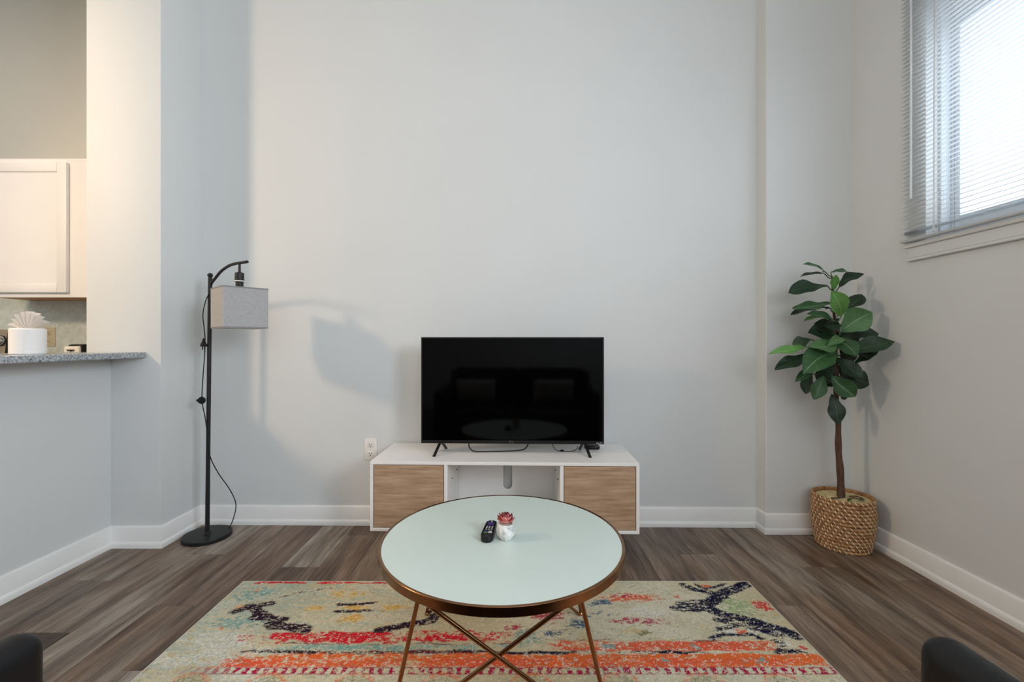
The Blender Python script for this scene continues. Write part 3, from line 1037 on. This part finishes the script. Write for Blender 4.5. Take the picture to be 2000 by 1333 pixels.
BLOBS = [('YEL',-0.631,1.793,0.077,0.021,0.6),('YEL',-0.618,1.722,0.057,0.026,0.7),('YEL',-0.479,1.794,0.081,0.026,0.5),('YEL',-0.795,1.784,0.052,0.031,0.4),('YEL',-0.703,1.887,0.114,0.04,0.25),('PEA',-1.099,1.791,0.025,0.018,0.9),('ORA',-1.093,1.663,0.02,0.014,0.5),('TEA',-1.047,1.696,0.105,0.047,0.45),('TEA',-1.092,1.883,0.089,0.069,0.4),('ORA',-1.098,1.918,0.02,0.015,0.5),('COR',0.489,1.861,0.119,0.03,0.85),('CRI',0.467,1.874,0.088,0.016,0.5),('CRI',0.487,1.707,0.124,0.026,0.55),('RED',1.019,1.804,0.034,0.032,0.95),('GRN',0.907,1.796,0.084,0.073,0.5),('PAL',0.957,1.946,0.037,0.012,0.9),('PAL',0.815,1.639,0.045,0.032,0.8),('PAL',0.893,1.642,0.032,0.017,0.8),('PAL',0.967,1.641,0.031,0.014,0.8),('PAL',0.971,1.571,0.033,0.02,0.8),('COR',0.85,1.641,0.023,0.01,0.9),('RED',1.021,1.555,0.016,0.012,0.8),('COR',0.852,1.944,0.017,0.014,0.8),('COR',0.7,1.867,0.017,0.014,0.6),('CRI',-0.003,1.668,0.044,0.024,0.55),('CRI',0.141,1.733,0.081,0.037,0.6),('RED',-0.072,1.618,0.075,0.026,0.55),('TEA',0.054,1.61,0.067,0.056,0.4),('PEA',0.257,1.577,0.071,0.031,0.5),('TEA',0.338,1.565,0.027,0.014,0.7),('TEA',0.646,1.561,0.022,0.012,0.7),('TEA',0.832,1.497,0.026,0.02,0.6),('TEA',0.521,1.498,0.016,0.01,0.6),('OLV',0.492,1.635,0.037,0.015,0.45),('PAL',0.542,1.769,0.123,0.055,0.5)]
LEAVES = [((1.645,2.322,1.449),(1.514,2.31,1.488),0.034,0.5,'m'),((1.646,2.338,1.447),(1.528,2.35,1.43),0.035,0.25,'d'),((1.687,2.342,1.452),(1.785,2.36,1.46),0.028,0.3,'m'),((1.679,2.31,1.355),(1.669,2.28,1.429),0.037,0.9,'b'),((1.655,2.322,1.376),(1.442,2.31,1.34),0.071,0.5,'d'),((1.728,2.342,1.371),(1.874,2.36,1.444),0.052,0.5,'d'),((1.703,2.29,1.214),(1.605,2.23,1.34),0.089,1,'b'),((1.743,2.33,1.254),(1.843,2.33,1.333),0.076,0.6,'d'),((1.703,2.29,1.137),(1.813,2.23,1.234),0.131,1,'l'),((1.678,2.33,1.289),(1.475,2.33,1.26),0.055,0.4,'m'),((1.686,2.35,1.263),(1.498,2.38,1.229),0.042,0.3,'d'),((1.702,2.306,1.178),(1.514,2.27,1.227),0.054,0.5,'m'),((1.682,2.354,1.215),(1.573,2.39,1.195),0.028,0.3,'b'),((1.725,2.338,1.134),(1.571,2.35,1.131),0.104,0.7,'d'),((1.686,2.29,1.089),(1.494,2.23,1.06),0.079,0.9,'l'),((1.736,2.298,1.089),(1.601,2.25,1.066),0.04,0.8,'l'),((1.706,2.276,1.029),(1.898,2.195,1.086),0.081,0.5,'d'),((1.79,2.306,1.107),(1.879,2.27,1.123),0.047,0.4,'d'),((1.745,2.31,1.032),(1.887,2.28,1.036),0.06,0.6,'d'),((1.773,2.302,0.966),(1.864,2.26,1.028),0.033,0.4,'d'),((1.528,2.31,1.059),(1.321,2.28,1.021),0.047,0.6,'b'),((1.561,2.314,1.015),(1.358,2.29,0.94),0.071,0.7,'d'),((1.582,2.35,1.097),(1.507,2.38,1.07),0.056,0.5,'d'),((1.674,2.282,1.026),(1.452,2.21,0.923),0.124,1,'m'),((1.568,2.33,0.966),(1.491,2.33,0.873),0.048,0.8,'m'),((1.583,2.342,0.917),(1.564,2.36,0.806),0.056,0.8,'d'),((1.631,2.322,0.905),(1.575,2.31,0.782),0.071,0.9,'m'),((1.655,2.298,0.907),(1.746,2.25,0.806),0.086,1,'m'),((1.735,2.314,0.933),(1.848,2.29,0.865),0.108,0.9,'d'),((1.739,2.338,0.835),(1.772,2.35,0.779),0.042,0.8,'d'),((1.667,2.31,0.81),(1.679,2.28,0.658),0.074,1,'d'),((1.734,2.35,1.083),(1.875,2.38,1.139),0.084,0.7,'d'),((1.736,2.362,1.152),(1.643,2.41,1.182),0.078,0.6,'d'),((1.731,2.346,1.069),(1.819,2.37,0.971),0.084,0.8,'d'),((1.723,2.354,0.944),(1.679,2.39,0.843),0.085,0.8,'d'),((1.733,2.358,0.958),(1.82,2.4,0.856),0.078,0.8,'d'),((1.737,2.354,1.208),(1.693,2.39,1.16),0.07,0.7,'d'),((1.733,2.33,1.117),(1.829,2.33,1.055),0.082,0.8,'d')]


for b_ in BLOBS: blob(*b_)
for s_ in STROKES: stroke(*s_)
# worn flecks of pale ground over everything
lay('#dcd5bf', thr(n_tuft2, .66, .03) * .75)
lay('#7d7558', thr(n_tuft, .68, .03) * .5)
img *= (.86 + .30 * rng.random(U.shape))[..., None]
lum = img.mean(-1, keepdims=True)
img = np.clip(lum + (img - lum) * 1.02, 0.01, 1)

zz = .0085 + .0022 * (rng.random(U.shape) - .5) + .0015 * (n_tuft - .5)
zz[0, :] = zz[-1, :] = .0006
zz[:, 0] = zz[:, -1] = .0006
co = np.stack([U, V, zz], -1).reshape(-1, 3)
idx = np.arange(nx * ny).reshape(ny, nx)
quads = np.stack([idx[:-1, :-1], idx[:-1, 1:], idx[1:, 1:], idx[1:, :-1]], -1).reshape(-1, 4)
me = bpy.data.meshes.new('area_rug')
me.vertices.add(len(co))
me.vertices.foreach_set('co', co.ravel())
me.loops.add(quads.size)
me.loops.foreach_set('vertex_index', quads.ravel())
me.polygons.add(len(quads))
me.polygons.foreach_set('loop_start', np.arange(0, quads.size, 4))
me.update(calc_edges=True)
ca = me.color_attributes.new('yarn', 'FLOAT_COLOR', 'POINT')
ca.data.foreach_set('color', np.concatenate([img.reshape(-1, 3), np.ones((nx * ny, 1))], 1).astype(np.float32).ravel())
me.materials.append(M['rug'])
rug = bpy.data.objects.new('area_rug', me)
COL.objects.link(rug)
tag(rug, 'distressed red, orange and beige patterned area rug on the plank floor', 'rug')
bm = nb()
for a, b, c_, d in ((RX0 - .004, RX0, RY0, RY1), (RX1, RX1 + .004, RY0, RY1), (RX0 - .004, RX1 + .004, RY1, RY1 + .004), (RX0 - .004, RX1 + .004, RY0 - .004, RY0)):
    box(bm, a, b, c_, d, .0004, .008, .0012)
tag(obj('binding', bm, M['rug_edge'], rug), 'pale edge binding')

# ------------------------------------------------------------------ coffee table
TX, TY, TR, TZ = -.032, 1.457, .392, .445
ct = tag(empty('coffee_table', (TX, TY, 0)), 'round coffee table with frosted mint glass top and rose-gold crossed legs', 'coffee table')
obj('tabletop', lathe(nb(), [(0, TZ - .009), (TR - .009, TZ - .009), (TR - .009, TZ - .001), (0, TZ - .001)], 96), M['mint'], ct)
obj('rim', lathe(nb(), [(TR - .0085, TZ - .024), (TR - .001, TZ - .026), (TR, TZ - .025), (TR, TZ - .001), (TR - .001, TZ), (TR - .0085, TZ), (TR - .0095, TZ - .001), (TR - .0085, TZ - .010), (TR - .0085, TZ - .024)], 128), M['copper'], ct)
obj('under_ring', lathe(nb(), [(TR - .03, TZ - .010), (TR - .0088, TZ - .010), (TR - .0088, TZ - .016), (TR - .03, TZ - .016), (TR - .03, TZ - .010)], 96), M['copper'], ct)
zl = TZ - .018
for sy in (-1, 1):
    fy = -.262 if sy < 0 else .285
    ty = -.322 if sy < 0 else .322
    for sx_ in (-1, 1):
        top = (sx_ * .208, ty, zl)
        obj('leg', tube(nb(), [top, (sx_ * .305, fy, .014)], .0058, 12), M['copper'], ct)
        o2 = .0062 * sx_
        obj('cross_brace', tube(nb(), [(sx_ * .200, ty + o2, zl), (-sx_ * .297, fy + o2, .014)], .0058, 12), M['copper'], ct)
        obj('foot_cap', lathe(nb(), [(0, .0112), (.008, .0112), (.009, .016), (.006, .021), (0, .021)], 14, sx_ * .303, fy), M['copper'], ct)

# potted succulent
su = tag(empty('succulent', (-.020, 1.438, TZ - .0005)), 'pink succulent in a faceted white marble pot on the coffee table', 'plant')
bm = nb()
rings = []
for q, (r, z) in enumerate([(.019, .0005), (.029, .016), (.031, .033), (.0265, .051), (.0225, .051), (.021, .042)]):
    ph = (q % 2) * PI / 8 if q < 4 else PI / 8
    rings.append([bm.verts.new((r * math.cos(ph + 2 * PI * i / 8), r * math.sin(ph + 2 * PI * i / 8), z)) for i in range(8)])
bm.faces.new(rings[0][::-1])
for q in range(5):
    A, B = rings[q], rings[q + 1]
    for i in range(8):
        j = (i + 1) % 8
        if q < 3:
            if q % 2 == 0:
                bm.faces.new((A[i], A[j], B[i])); bm.faces.new((A[j], B[j], B[i]))
            else:
                bm.faces.new((A[i], A[j], B[j])); bm.faces.new((A[i], B[j], B[i]))
        else: bm.faces.new((A[i], A[j], B[j], B[i]))
bm.faces.new(rings[5])
obj('pot', bm, M['marble'], su, sharp=8)


def petal_mesh(cup=.25, wd=.30, nseg=5):
    bm = nb()
    uvl = bm.loops.layers.uv.new('uv')
    rows = []
    for i in range(nseg + 1):
        t = i / nseg
        w = wd * math.sin(PI * min(1, t * .86 + .10)) ** .8 if i < nseg else .001
        rows.append([bm.verts.new((t, s_ * w, cup * (t * t) + .10 * abs(s_))) for s_ in (-1, 0, 1)])
    for i in range(nseg):
        for k in range(2):
            f = bm.faces.new((rows[i][k], rows[i + 1][k], rows[i + 1][k + 1], rows[i][k + 1]))
            for lp in f.loops:
                lp[uvl].uv = (lp.vert.co.x, .5 + lp.vert.co.y)
    bmesh.ops.solidify(bm, geom=bm.faces[:], thickness=.07)
    me = bpy.data.meshes.new('petal')
    bmesh.ops.recalc_face_normals(bm, faces=bm.faces)
    bm.to_mesh(me)
    bm.free()
    me.materials.append(M['petal'])
    me.polygons.foreach_set('use_smooth', [True] * len(me.polygons))
    return me


pm = petal_mesh()
for cnt, L, el, z, off in ((9, .034, 22, .049, 0), (9, .033, 42, .052, .35), (7, .029, 60, .055, .1), (5, .022, 76, .056, .5)):
    for i in range(cnt):
        o = bpy.data.objects.new('petal', pm)
        a = 2 * PI * (i + off) / cnt + random.uniform(-.08, .08)
        ll = L * random.uniform(.9, 1.08)
        o.matrix_local = Matrix.Translation((.004 * math.cos(a), .004 * math.sin(a), z)) @ Matrix.Rotation(a, 4, 'Z') @ Matrix.Rotation(-math.radians(el), 4, 'Y') @ Matrix.Scale(ll, 4)
        o.parent = su
        COL.objects.link(o)

# remote control
rc = tag(empty('remote_control', (-.0755, 1.474, TZ - .0005), math.radians(-6)), 'small black remote control with purple pad beside the succulent', 'remote')
poly = []
for cx, cy, r, a0, a1 in ((0, .052, .018, 0, 180), (0, -.050, .020, 180, 360)):
    poly += [(cx + r * math.cos(math.radians(a)), cy + (1 if cy > 0 else 1) * r * math.sin(math.radians(a))) for a in np.linspace(a0, a1, 13)]
bm = prism(nb(), poly, 'z', 0.0, .019)
bmesh.ops.bevel(bm, geom=[e for e in bm.edges if abs(e.verts[0].co.z - e.verts[1].co.z) < 1e-6], offset=.004, segments=2, profile=.5, affect='EDGES')
obj('shell', bm, M['black_plastic'], rc)
obj('direction_pad', box(nb(), -.0105, .0105, .022, .043, .0185, .0205, .004, 2), M['purple'], rc)
bm = nb()
for y_ in (.013, .002, -.009):
    for x_ in (-.009, 0, .009):
        box(bm, x_ - .0027, x_ + .0027, y_ - .002, y_ + .002, .0185, .0200, .0006)
obj('buttons', bm, M['grey_detail'], rc)
for x_, y_, c_ in ((-.0075, -.024, M['purple']), (.0075, -.024, M['grey_detail']), (-.0075, -.034, M['leaf_b']), (.0075, -.034, M['grey_detail'])):
    obj('shortcut_button', box(nb(), x_ - .006, x_ + .006, y_ - .0025, y_ + .0025, .0185, .0200, .0006), c_, rc)
obj('power_button', lathe(nb(), [(.003, .0185), (.003, .0200), (0, .0202)], 12, 0, .057), M['grey_detail'], rc)

# ------------------------------------------------------------------ floor lamp
LX, LY = -1.689, 2.455
lamp = tag(empty('floor_lamp', (LX, LY, 0)), 'black metal floor lamp with grey linen shade hanging from a curved arm', 'floor lamp')


def lw(pts):
    return [(a - LX, b - LY, c_) for a, b, c_ in pts]


obj('base', lathe(nb(), [(0, 0), (.117, 0), (.119, .003), (.119, .018), (.116, .022), (.02, .023), (.016, .03), (.011, .034), (0, .034)], 64), M['black_metal'], lamp)
obj('pole', tube(nb(), lw([(-1.689, 2.455, .02), (-1.684, 2.455, .5), (-1.6785, 2.455, 1.0), (-1.673, 2.455, 1.437)]), [.0115, .0105, .0105, .0105], 16), M['black_metal'], lamp)
obj('finial', lathe(nb(), [(.009, 1.432), (.010, 1.438), (.0075, 1.441), (.012, 1.446), (.0145, 1.453), (.012, 1.460), (.006, 1.465), (0, 1.466)], 18, -1.673 - LX, 0), M['black_metal'], lamp)
arm = []
for t_, z_ in ((.02, 1.395), (.046, 1.409), (.175, 1.431), (.39, 1.466), (.651, 1.488), (.87, 1.494), (1.06, 1.494), (1.243, 1.493)):
    arm.append((-1.673 + .258 * t_, 2.455 - .155 * t_, z_))
obj('arm', tube(nb(), lw(catmull(arm, 5)), .0075, 12), M['black_metal'], lamp)
sx_, sy_ = -1.415 - LX, 2.300 - LY
sk = obj('socket', lathe(nb(), [(.006, 1.488), (.006, 1.448), (.012, 1.444), (.0215, 1.441), (.0215, 1.408), (.024, 1.405), (.024, 1.403), (.018, 1.402), (.018, 1.36), (.016, 1.33), (0, 1.33)], 24, sx_, sy_), M['black_metal'], lamp)
tag(obj('collar_ring', lathe(nb(), [(.0185, 1.401), (.0275, 1.401), (.0275, 1.396), (.0185, 1.396)], 24, sx_, sy_), M['outlet_white'], sk), 'white collar ring')
SH, z0, z1 = .104, 1.154, 1.360
ang = math.radians(48)


def shade_ring(h0, h1, zz0, zz1, rad=.008):
    bm = nb()
    def outline(h):
        o = []
        for cx, cy, a0 in ((1, 1, 0), (-1, 1, 90), (-1, -1, 180), (1, -1, 270)):
            for q in range(4):
                a = math.radians(a0 + 30 * q)
                o.append(((h - rad) * cx + rad * math.cos(a), (h - rad) * cy + rad * math.sin(a)))
        return o
    rs = [[bm.verts.new((p[0], p[1], zz)) for p in outline(h)] for h, zz in ((h0, zz0), (h0, zz1), (h1, zz1), (h1, zz0))]
    n = len(rs[0])
    for q in range(4):
        A, B = rs[q], rs[(q + 1) % 4]
        for i in range(n):
            j = (i + 1) % n
            bm.faces.new((A[i], A[j], B[j], B[i]))
    return bm


shd = obj('lamp_shade', shade_ring(SH, SH - .0012, z0, z1), M['linen'], lamp, loc=(sx_, sy_, 0), rot=(0, 0, ang))
obj('liner', shade_ring(SH - .0014, SH - .002, z0 + .001, z1 - .001, .006), M['shade_liner'], shd)
obj('trim_band', shade_ring(SH + .001, SH - .0001, z1 - .006, z1 + .0006), M['linen_trim'], shd)
obj('trim_band', shade_ring(SH + .001, SH - .0001, z0 - .0006, z0 + .006), M['linen_trim'], shd)
bm = nb()
for a in (0, 1, 2, 3):
    c_, s2 = math.cos(a * PI / 2), math.sin(a * PI / 2)
    tube(bm, [(.016 * c_, .016 * s2, z1 - .012), ((SH - .003) * c_, (SH - .003) * s2, z1 - .006)], .0015, 6)
obj('spider', bm, M['black_metal'], shd)


def lp(px, py, d=2.44):
    return ((px - 1000) * d / 865, d, 1.084 - (py - 668) * d / 865)


crd = [(-1.672, 2.445, 1.352), (-1.688, 2.44, 1.308), (-1.703, 2.44, 1.235), (-1.697, 2.44, 1.165), (-1.6895, 2.437, 1.105), (-1.691, 2.437, 1.02), (-1.700, 2.437, .90), (-1.706, 2.437, .80),
       (-1.704, 2.437, .74), (-1.690, 2.437, .675), (-1.675, 2.437, .57), (-1.664, 2.44, .455), (-1.632, 2.46, .355), (-1.588, 2.49, .255), (-1.565, 2.51, .165), (-1.578, 2.51, .085), (-1.600, 2.505, .026)]
obj('cord', tube(nb(), lw(catmull(crd, 6)), .0026, 7), M['cord'], lamp)
bm = lathe(nb(), [(0, 1.104), (.005, 1.102), (.007, 1.09), (.016, 1.068), (.016, 1.058), (0, 1.056)], 14, -1.697 - LX, 2.437 - LY)
for dx in (-.006, .006):
    box(bm, -1.697 - LX + dx - .001, -1.697 - LX + dx + .001, 2.437 - LY - .003, 2.437 - LY + .003, 1.04, 1.058)
obj('plug', bm, M['cord'], lamp)
bm = lathe(nb(), [(0, -.011), (.017, -.009), (.021, 0), (.017, .009), (0, .011)], 20)
sw = obj('switch', bm, M['cord'], lamp, loc=(-1.706 - LX, 2.435 - LY, .762), rot=(PI / 2, 0, 0))
obj('switch_tab', box(nb(), -.028, -.012, -.006, .006, -.005, .005, .002), M['cord'], sw)

# ------------------------------------------------------------------ fig tree in basket
FX, FY = 1.76, 2.357
fig = tag(empty('fig_tree', (FX, FY, 0)), 'leafy green fig tree in a coiled seagrass basket in the right corner', 'potted plant')
rows = 15
BH = .272
RT, RB = .138, .121


def brad(t):
    return RB + (RT - RB) * min(1, t * 1.9) + .004 * math.sin(PI * t)


obj('basket_liner', lathe(nb(), [(0, .004), (RB - .014, .004)] + [(brad(q / 8) - .007, .004 + (BH - .01) * q / 8) for q in range(9)] + [(RT - .012, BH - .006), (RT - .014, .2)], 48), M['rope'], fig)
rr = BH / rows / 2
for q in range(rows):
    zc = rr + q * 2 * rr
    R0 = brad(q / (rows - 1)) - .006
    bm = nb()
    nseg, m_ = 120, 7
    ringsv = []
    for i in range(nseg):
        a = 2 * PI * i / nseg
        bul = 1 + .09 * math.sin(a * 36 + q * 2.4)
        rad = rr * .99 * bul
        wob = .0012 * math.sin(a * 3 + q) + .0008 * math.sin(a * 7 + 2 * q)
        ringsv.append([bm.verts.new(((R0 + rad * math.cos(b) + wob) * math.cos(a), (R0 + rad * math.cos(b) + wob) * math.sin(a), zc + rad * math.sin(b))) for b in [2 * PI * k / m_ for k in range(m_)]])
    for i in range(nseg):
        A, B = ringsv[i], ringsv[(i + 1) % nseg]
        for k in range(m_):
            j = (k + 1) % m_
            bm.faces.new((A[k], A[j], B[j], B[k]))
    obj('coil', bm, M['rope'], fig, sharp=60)
bm = nb()
nst = 33
for q in range(rows):
    zc = rr + q * 2 * rr
    R0 = brad(q / (rows - 1)) - .006
    for i in range(nst):
        a0 = 2 * PI * (i - .60 * q) / nst
        prev = None
        for k in range(5):
            b = math.radians(80 - 160 * k / 4)
            a = a0 + .11 * (k / 4 - .5) + random.uniform(-.002, .002)
            r_ = R0 + (rr * 1.14) * math.cos(b)
            z_ = zc + rr * 1.10 * math.sin(b)
            w = .017
            pair = [bm.verts.new((r_ * math.cos(a + s_ * w), r_ * math.sin(a + s_ * w), z_)) for s_ in (-1, 1)]
            if prev: bm.faces.new((prev[0], prev[1], pair[1], pair[0]))
            prev = pair
o = obj('stitching', bm, M['stitch'], fig)
o['kind'] = 'stuff'
bm = nb()
g = [[None] * 41 for _ in range(13)]
for i in range(13):
    for j in range(40):
        r_ = (RT - .014) * i / 12
        a = 2 * PI * j / 40
        hz = .252 + .010 * (1 - (i / 12) ** 2) + random.uniform(-.003, .003)
        g[i][j] = bm.verts.new((r_ * math.cos(a), r_ * math.sin(a), hz)) if i else None
c_ = bm.verts.new((0, 0, .263))
for j in range(40):
    k = (j + 1) % 40
    bm.faces.new((c_, g[1][j], g[1][k]))
    for i in range(1, 12):
        bm.faces.new((g[i][j], g[i + 1][j], g[i + 1][k], g[i][k]))
obj('moss', bm, M['moss'], fig)
bm = nb()
for pts in ([(-.085, -.03, .262), (-.06, -.045, .268), (-.03, -.03, .266)], [(-.02, -.06, .266), (.02, -.055, .272), (.05, -.075, .266)], [(.02, -.02, .268), (.05, -.035, .273), (.07, -.06, .264)]):
    tube(bm, catmull(pts, 4), .0035, 6)
obj('twig', bm, M['bark'], fig)
for x_, y_, rot in ((-.035, -.085, .3), (.045, -.085, 1.9), (.02, .05, -.6)):
    o = bpy.data.objects.new('moss_sprig', pm.copy())
    o.data.materials.clear()
    o.data.materials.append(M['leaf_b'])
    o.matrix_local = Matrix.Translation((x_, y_, .262)) @ Matrix.Rotation(rot, 4, 'Z') @ Matrix.Rotation(-.3, 4, 'Y') @ Matrix.Scale(.025, 4)
    o.parent = fig
    COL.objects.link(o)

TRUNK = [(1.7475, 2.352, .24), (1.744, 2.352, .38), (1.733, 2.352, .52), (1.731, 2.35, .66), (1.7195, 2.349, .80), (1.7135, 2.343, .95), (1.708, 2.338, 1.1), (1.697, 2.334, 1.24), (1.688, 2.332, 1.36), (1.683, 2.33, 1.43)]
TP = catmull(TRUNK, 5)
rad = [max(.0045, .0185 - .0105 * i / (len(TP) * .62) + .0012 * math.sin(i * 1.3)) for i in range(len(TP))]
obj('trunk', tube(nb(), [(p[0] - FX, p[1] - FY, p[2]) for p in TP], rad, 12), M['bark'], fig, sharp=60)


def leaf(base, tip, width, face, kind, seed):
    r = random.Random(seed)
    b, t = Vector(base), Vector(tip)
    d = t - b
    L = d.length
    xh = d.normalized()
    # blend of an upward facing and a room facing leaf blade
    hint = Vector((0, -.25, 1)).lerp(Vector((-.45, -.85, .25)), face).normalized()
    nh = (hint - xh * hint.dot(xh)).normalized()
    yh = nh.cross(xh)
    app = max(.55, math.sqrt(max(0.0, 1 - yh.dot(Vector((.6, .8, -.03))) ** 2)))
    wd = max(width / app, L * (.20 + .12 * face)) * .5
    wd = min(wd * 1.08, L * .42)
    bm = nb()
    uvl = bm.loops.layers.uv.new('uv')
    nl, nw = 12, 6
    curl = r.uniform(-.05, .30)
    twist = r.uniform(-.55, .55)
    cup = r.uniform(.10, .50)
    bend = r.uniform(-.10, .10)
    rows = []
    for i in range(nl + 1):
        s_ = i / nl
        w = wd * (.04 + .96 * math.sin(PI * s_ ** 1.12) ** .85) * (1 - .18 * math.exp(-((s_ - .30) / .12) ** 2)) if s_ < 1 else .001
        w = max(w, .002)
        row = []
        for k in range(nw + 1):
            v_ = 2 * k / nw - 1
            ripple = .022 * L * math.sin(s_ * 13 + v_ * 2 + seed) * abs(v_)
            zo = cup * w * abs(v_) ** 1.4 - curl * L * (s_ * s_) * 1.2 + curl * L * s_ * 1.2 + ripple + twist * v_ * w * s_
            p = b + xh * (s_ * L) + yh * (v_ * w + bend * L * math.sin(PI * s_)) + nh * zo
            row.append((bm.verts.new((p.x - FX, p.y - FY, p.z)), (s_, .5 + .5 * v_)))
        rows.append(row)
    for i in range(nl):
        for k in range(nw):
            q = (rows[i][k], rows[i + 1][k], rows[i + 1][k + 1], rows[i][k + 1])
            f = bm.faces.new([a[0] for a in q])
            for lp_, a in zip(f.loops, q):
                lp_[uvl].uv = a[1]
    # stalk to the nearest lower point of the trunk
    tgt = min(TP, key=lambda p: (Vector(p) - b).length + max(0, p[2] - b.z + .02) * 3)
    tg = Vector(tgt)
    mid = (tg + b) / 2 + Vector((0, 0, -.008))
    off = Vector((FX, FY, 0))
    if (tg - b).length > .006:
        tube(bm, [p - off for p in catmull([tg, mid, b, b + xh * .02], 3)], .0026, 6, False)
    me = bpy.data.meshes.new('leaf')
    bm.normal_update()
    bm.to_mesh(me)
    bm.free()
    me.materials.append(M['leaf_' + kind])
    me.polygons.foreach_set('use_smooth', [True] * len(me.polygons))
    o = bpy.data.objects.new('leaf', me)
    o.parent = fig
    COL.objects.link(o)


LEAVES += [((1.70, 2.33, 1.02), (1.60, 2.27, .93), .075, .8, 'd'), ((1.705, 2.33, 1.0), (1.80, 2.27, .90), .075, .8, 'd'), ((1.70, 2.33, 1.12), (1.62, 2.36, 1.16), .07, .6, 'd'),
           ((1.695, 2.33, 1.10), (1.73, 2.22, 1.01), .08, .9, 'm'), ((1.70, 2.33, 1.17), (1.77, 2.38, 1.11), .07, .7, 'd'), ((1.69, 2.33, 1.20), (1.63, 2.25, 1.14), .065, .8, 'd'),
           ((1.705, 2.34, .96), (1.67, 2.40, .85), .08, .9, 'd'), ((1.70, 2.33, 1.07), (1.82, 2.33, 1.02), .07, .6, 'd'), ((1.69, 2.33, 1.27), (1.75, 2.38, 1.24), .06, .7, 'd')]
for i, (b_, t_, w_, f_, k_) in enumerate(LEAVES):
    leaf(b_, t_, w_, f_, k_, i)

# ------------------------------------------------------------------ loveseat (its arm ends show at the lower corners) and pillows
so = tag(empty('loveseat', (-.05, .2, 0)), 'black leather loveseat whose two rounded arm ends show at the lower corners', 'sofa')
OS = (-.05, .2, 0)


def arm_(xi, s_, yf, ang):
    x0, x1 = sorted((xi, xi + s_ * .068))
    bm = box(nb(), x0, x1, -.26, yf, .10, .628)
    bmesh.ops.bevel(bm, geom=bm.edges[:], offset=.032, segments=6, profile=.5, affect='EDGES')
    bmesh.ops.rotate(bm, verts=bm.verts, cent=(xi, yf, 0), matrix=Matrix.Rotation(ang, 3, 'Z'))
    return loc_(bm, OS)


obj('arm', arm_(-.737, -1, .714, math.radians(-3)), M['leather'], so, sharp=60)
obj('arm', arm_(.634, 1, .706, math.radians(2)), M['leather'], so, sharp=60)
obj('base', loc_(box(nb(), -.752, .647, -.26, .64, .10, .29, .02, 3), OS), M['leather'], so)
for a, b in ((-.750, -.054), (-.050, .645)):
    obj('seat_cushion', loc_(box(nb(), a, b, -.08, .66, .29, .43, .035, 4), OS), M['leather'], so, sharp=60)
    bm = box(nb(), a, b, -.24, -.08, .43, .80, .04, 4)
    obj('back_cushion', loc_(bm, OS), M['leather'], so, sharp=60)
obj('backrest', loc_(box(nb(), -.83, .725, -.34, -.24, .10, .76, .03, 4), OS), M['leather'], so, sharp=60)
for x_ in (-.72, .62):
    for y_ in (-.25, .58):
        obj('leg', loc_(lathe(nb(), [(.016, 0.0006), (.024, .10)], 14, x_, y_, True, True), OS), M['black_metal'], so)


def pillow(name, x_, label):
    bm = nb()
    n = 14
    a, b = [], []
    for side in (1, -1):
        grid = []
        for i in range(n + 1):
            row = []
            for j in range(n + 1):
                u, v_ = 2 * i / n - 1, 2 * j / n - 1
                h = .055 * ((1 - u ** 4) * (1 - v_ ** 4)) ** .55
                pin = 1 - .05 * (1 - u * u) * abs(v_) ** 3
                row.append(bm.verts.new((u * .215 * (1 - .04 * (1 - v_ * v_) * abs(u) ** 3), -side * h, .125 * v_ * pin)))
            grid.append(row)
        for i in range(n):
            for j in range(n):
                q = (grid[i][j], grid[i + 1][j], grid[i + 1][j + 1], grid[i][j + 1])
                bm.faces.new(q if side > 0 else q[::-1])
    bmesh.ops.remove_doubles(bm, verts=bm.verts, dist=1e-5)
    o = obj(name, bm, M['pillow'], None, (x_, -.012, .562), (math.radians(-8), 0, 0), 60)
    tag(o, label, 'pillow')


pillow('throw_pillow', -.512, 'white lumbar pillow on the sofa, brighter of two mirrored in the television')
pillow('throw_pillow', .318, 'white lumbar pillow on the sofa, dimmer of two mirrored in the television')
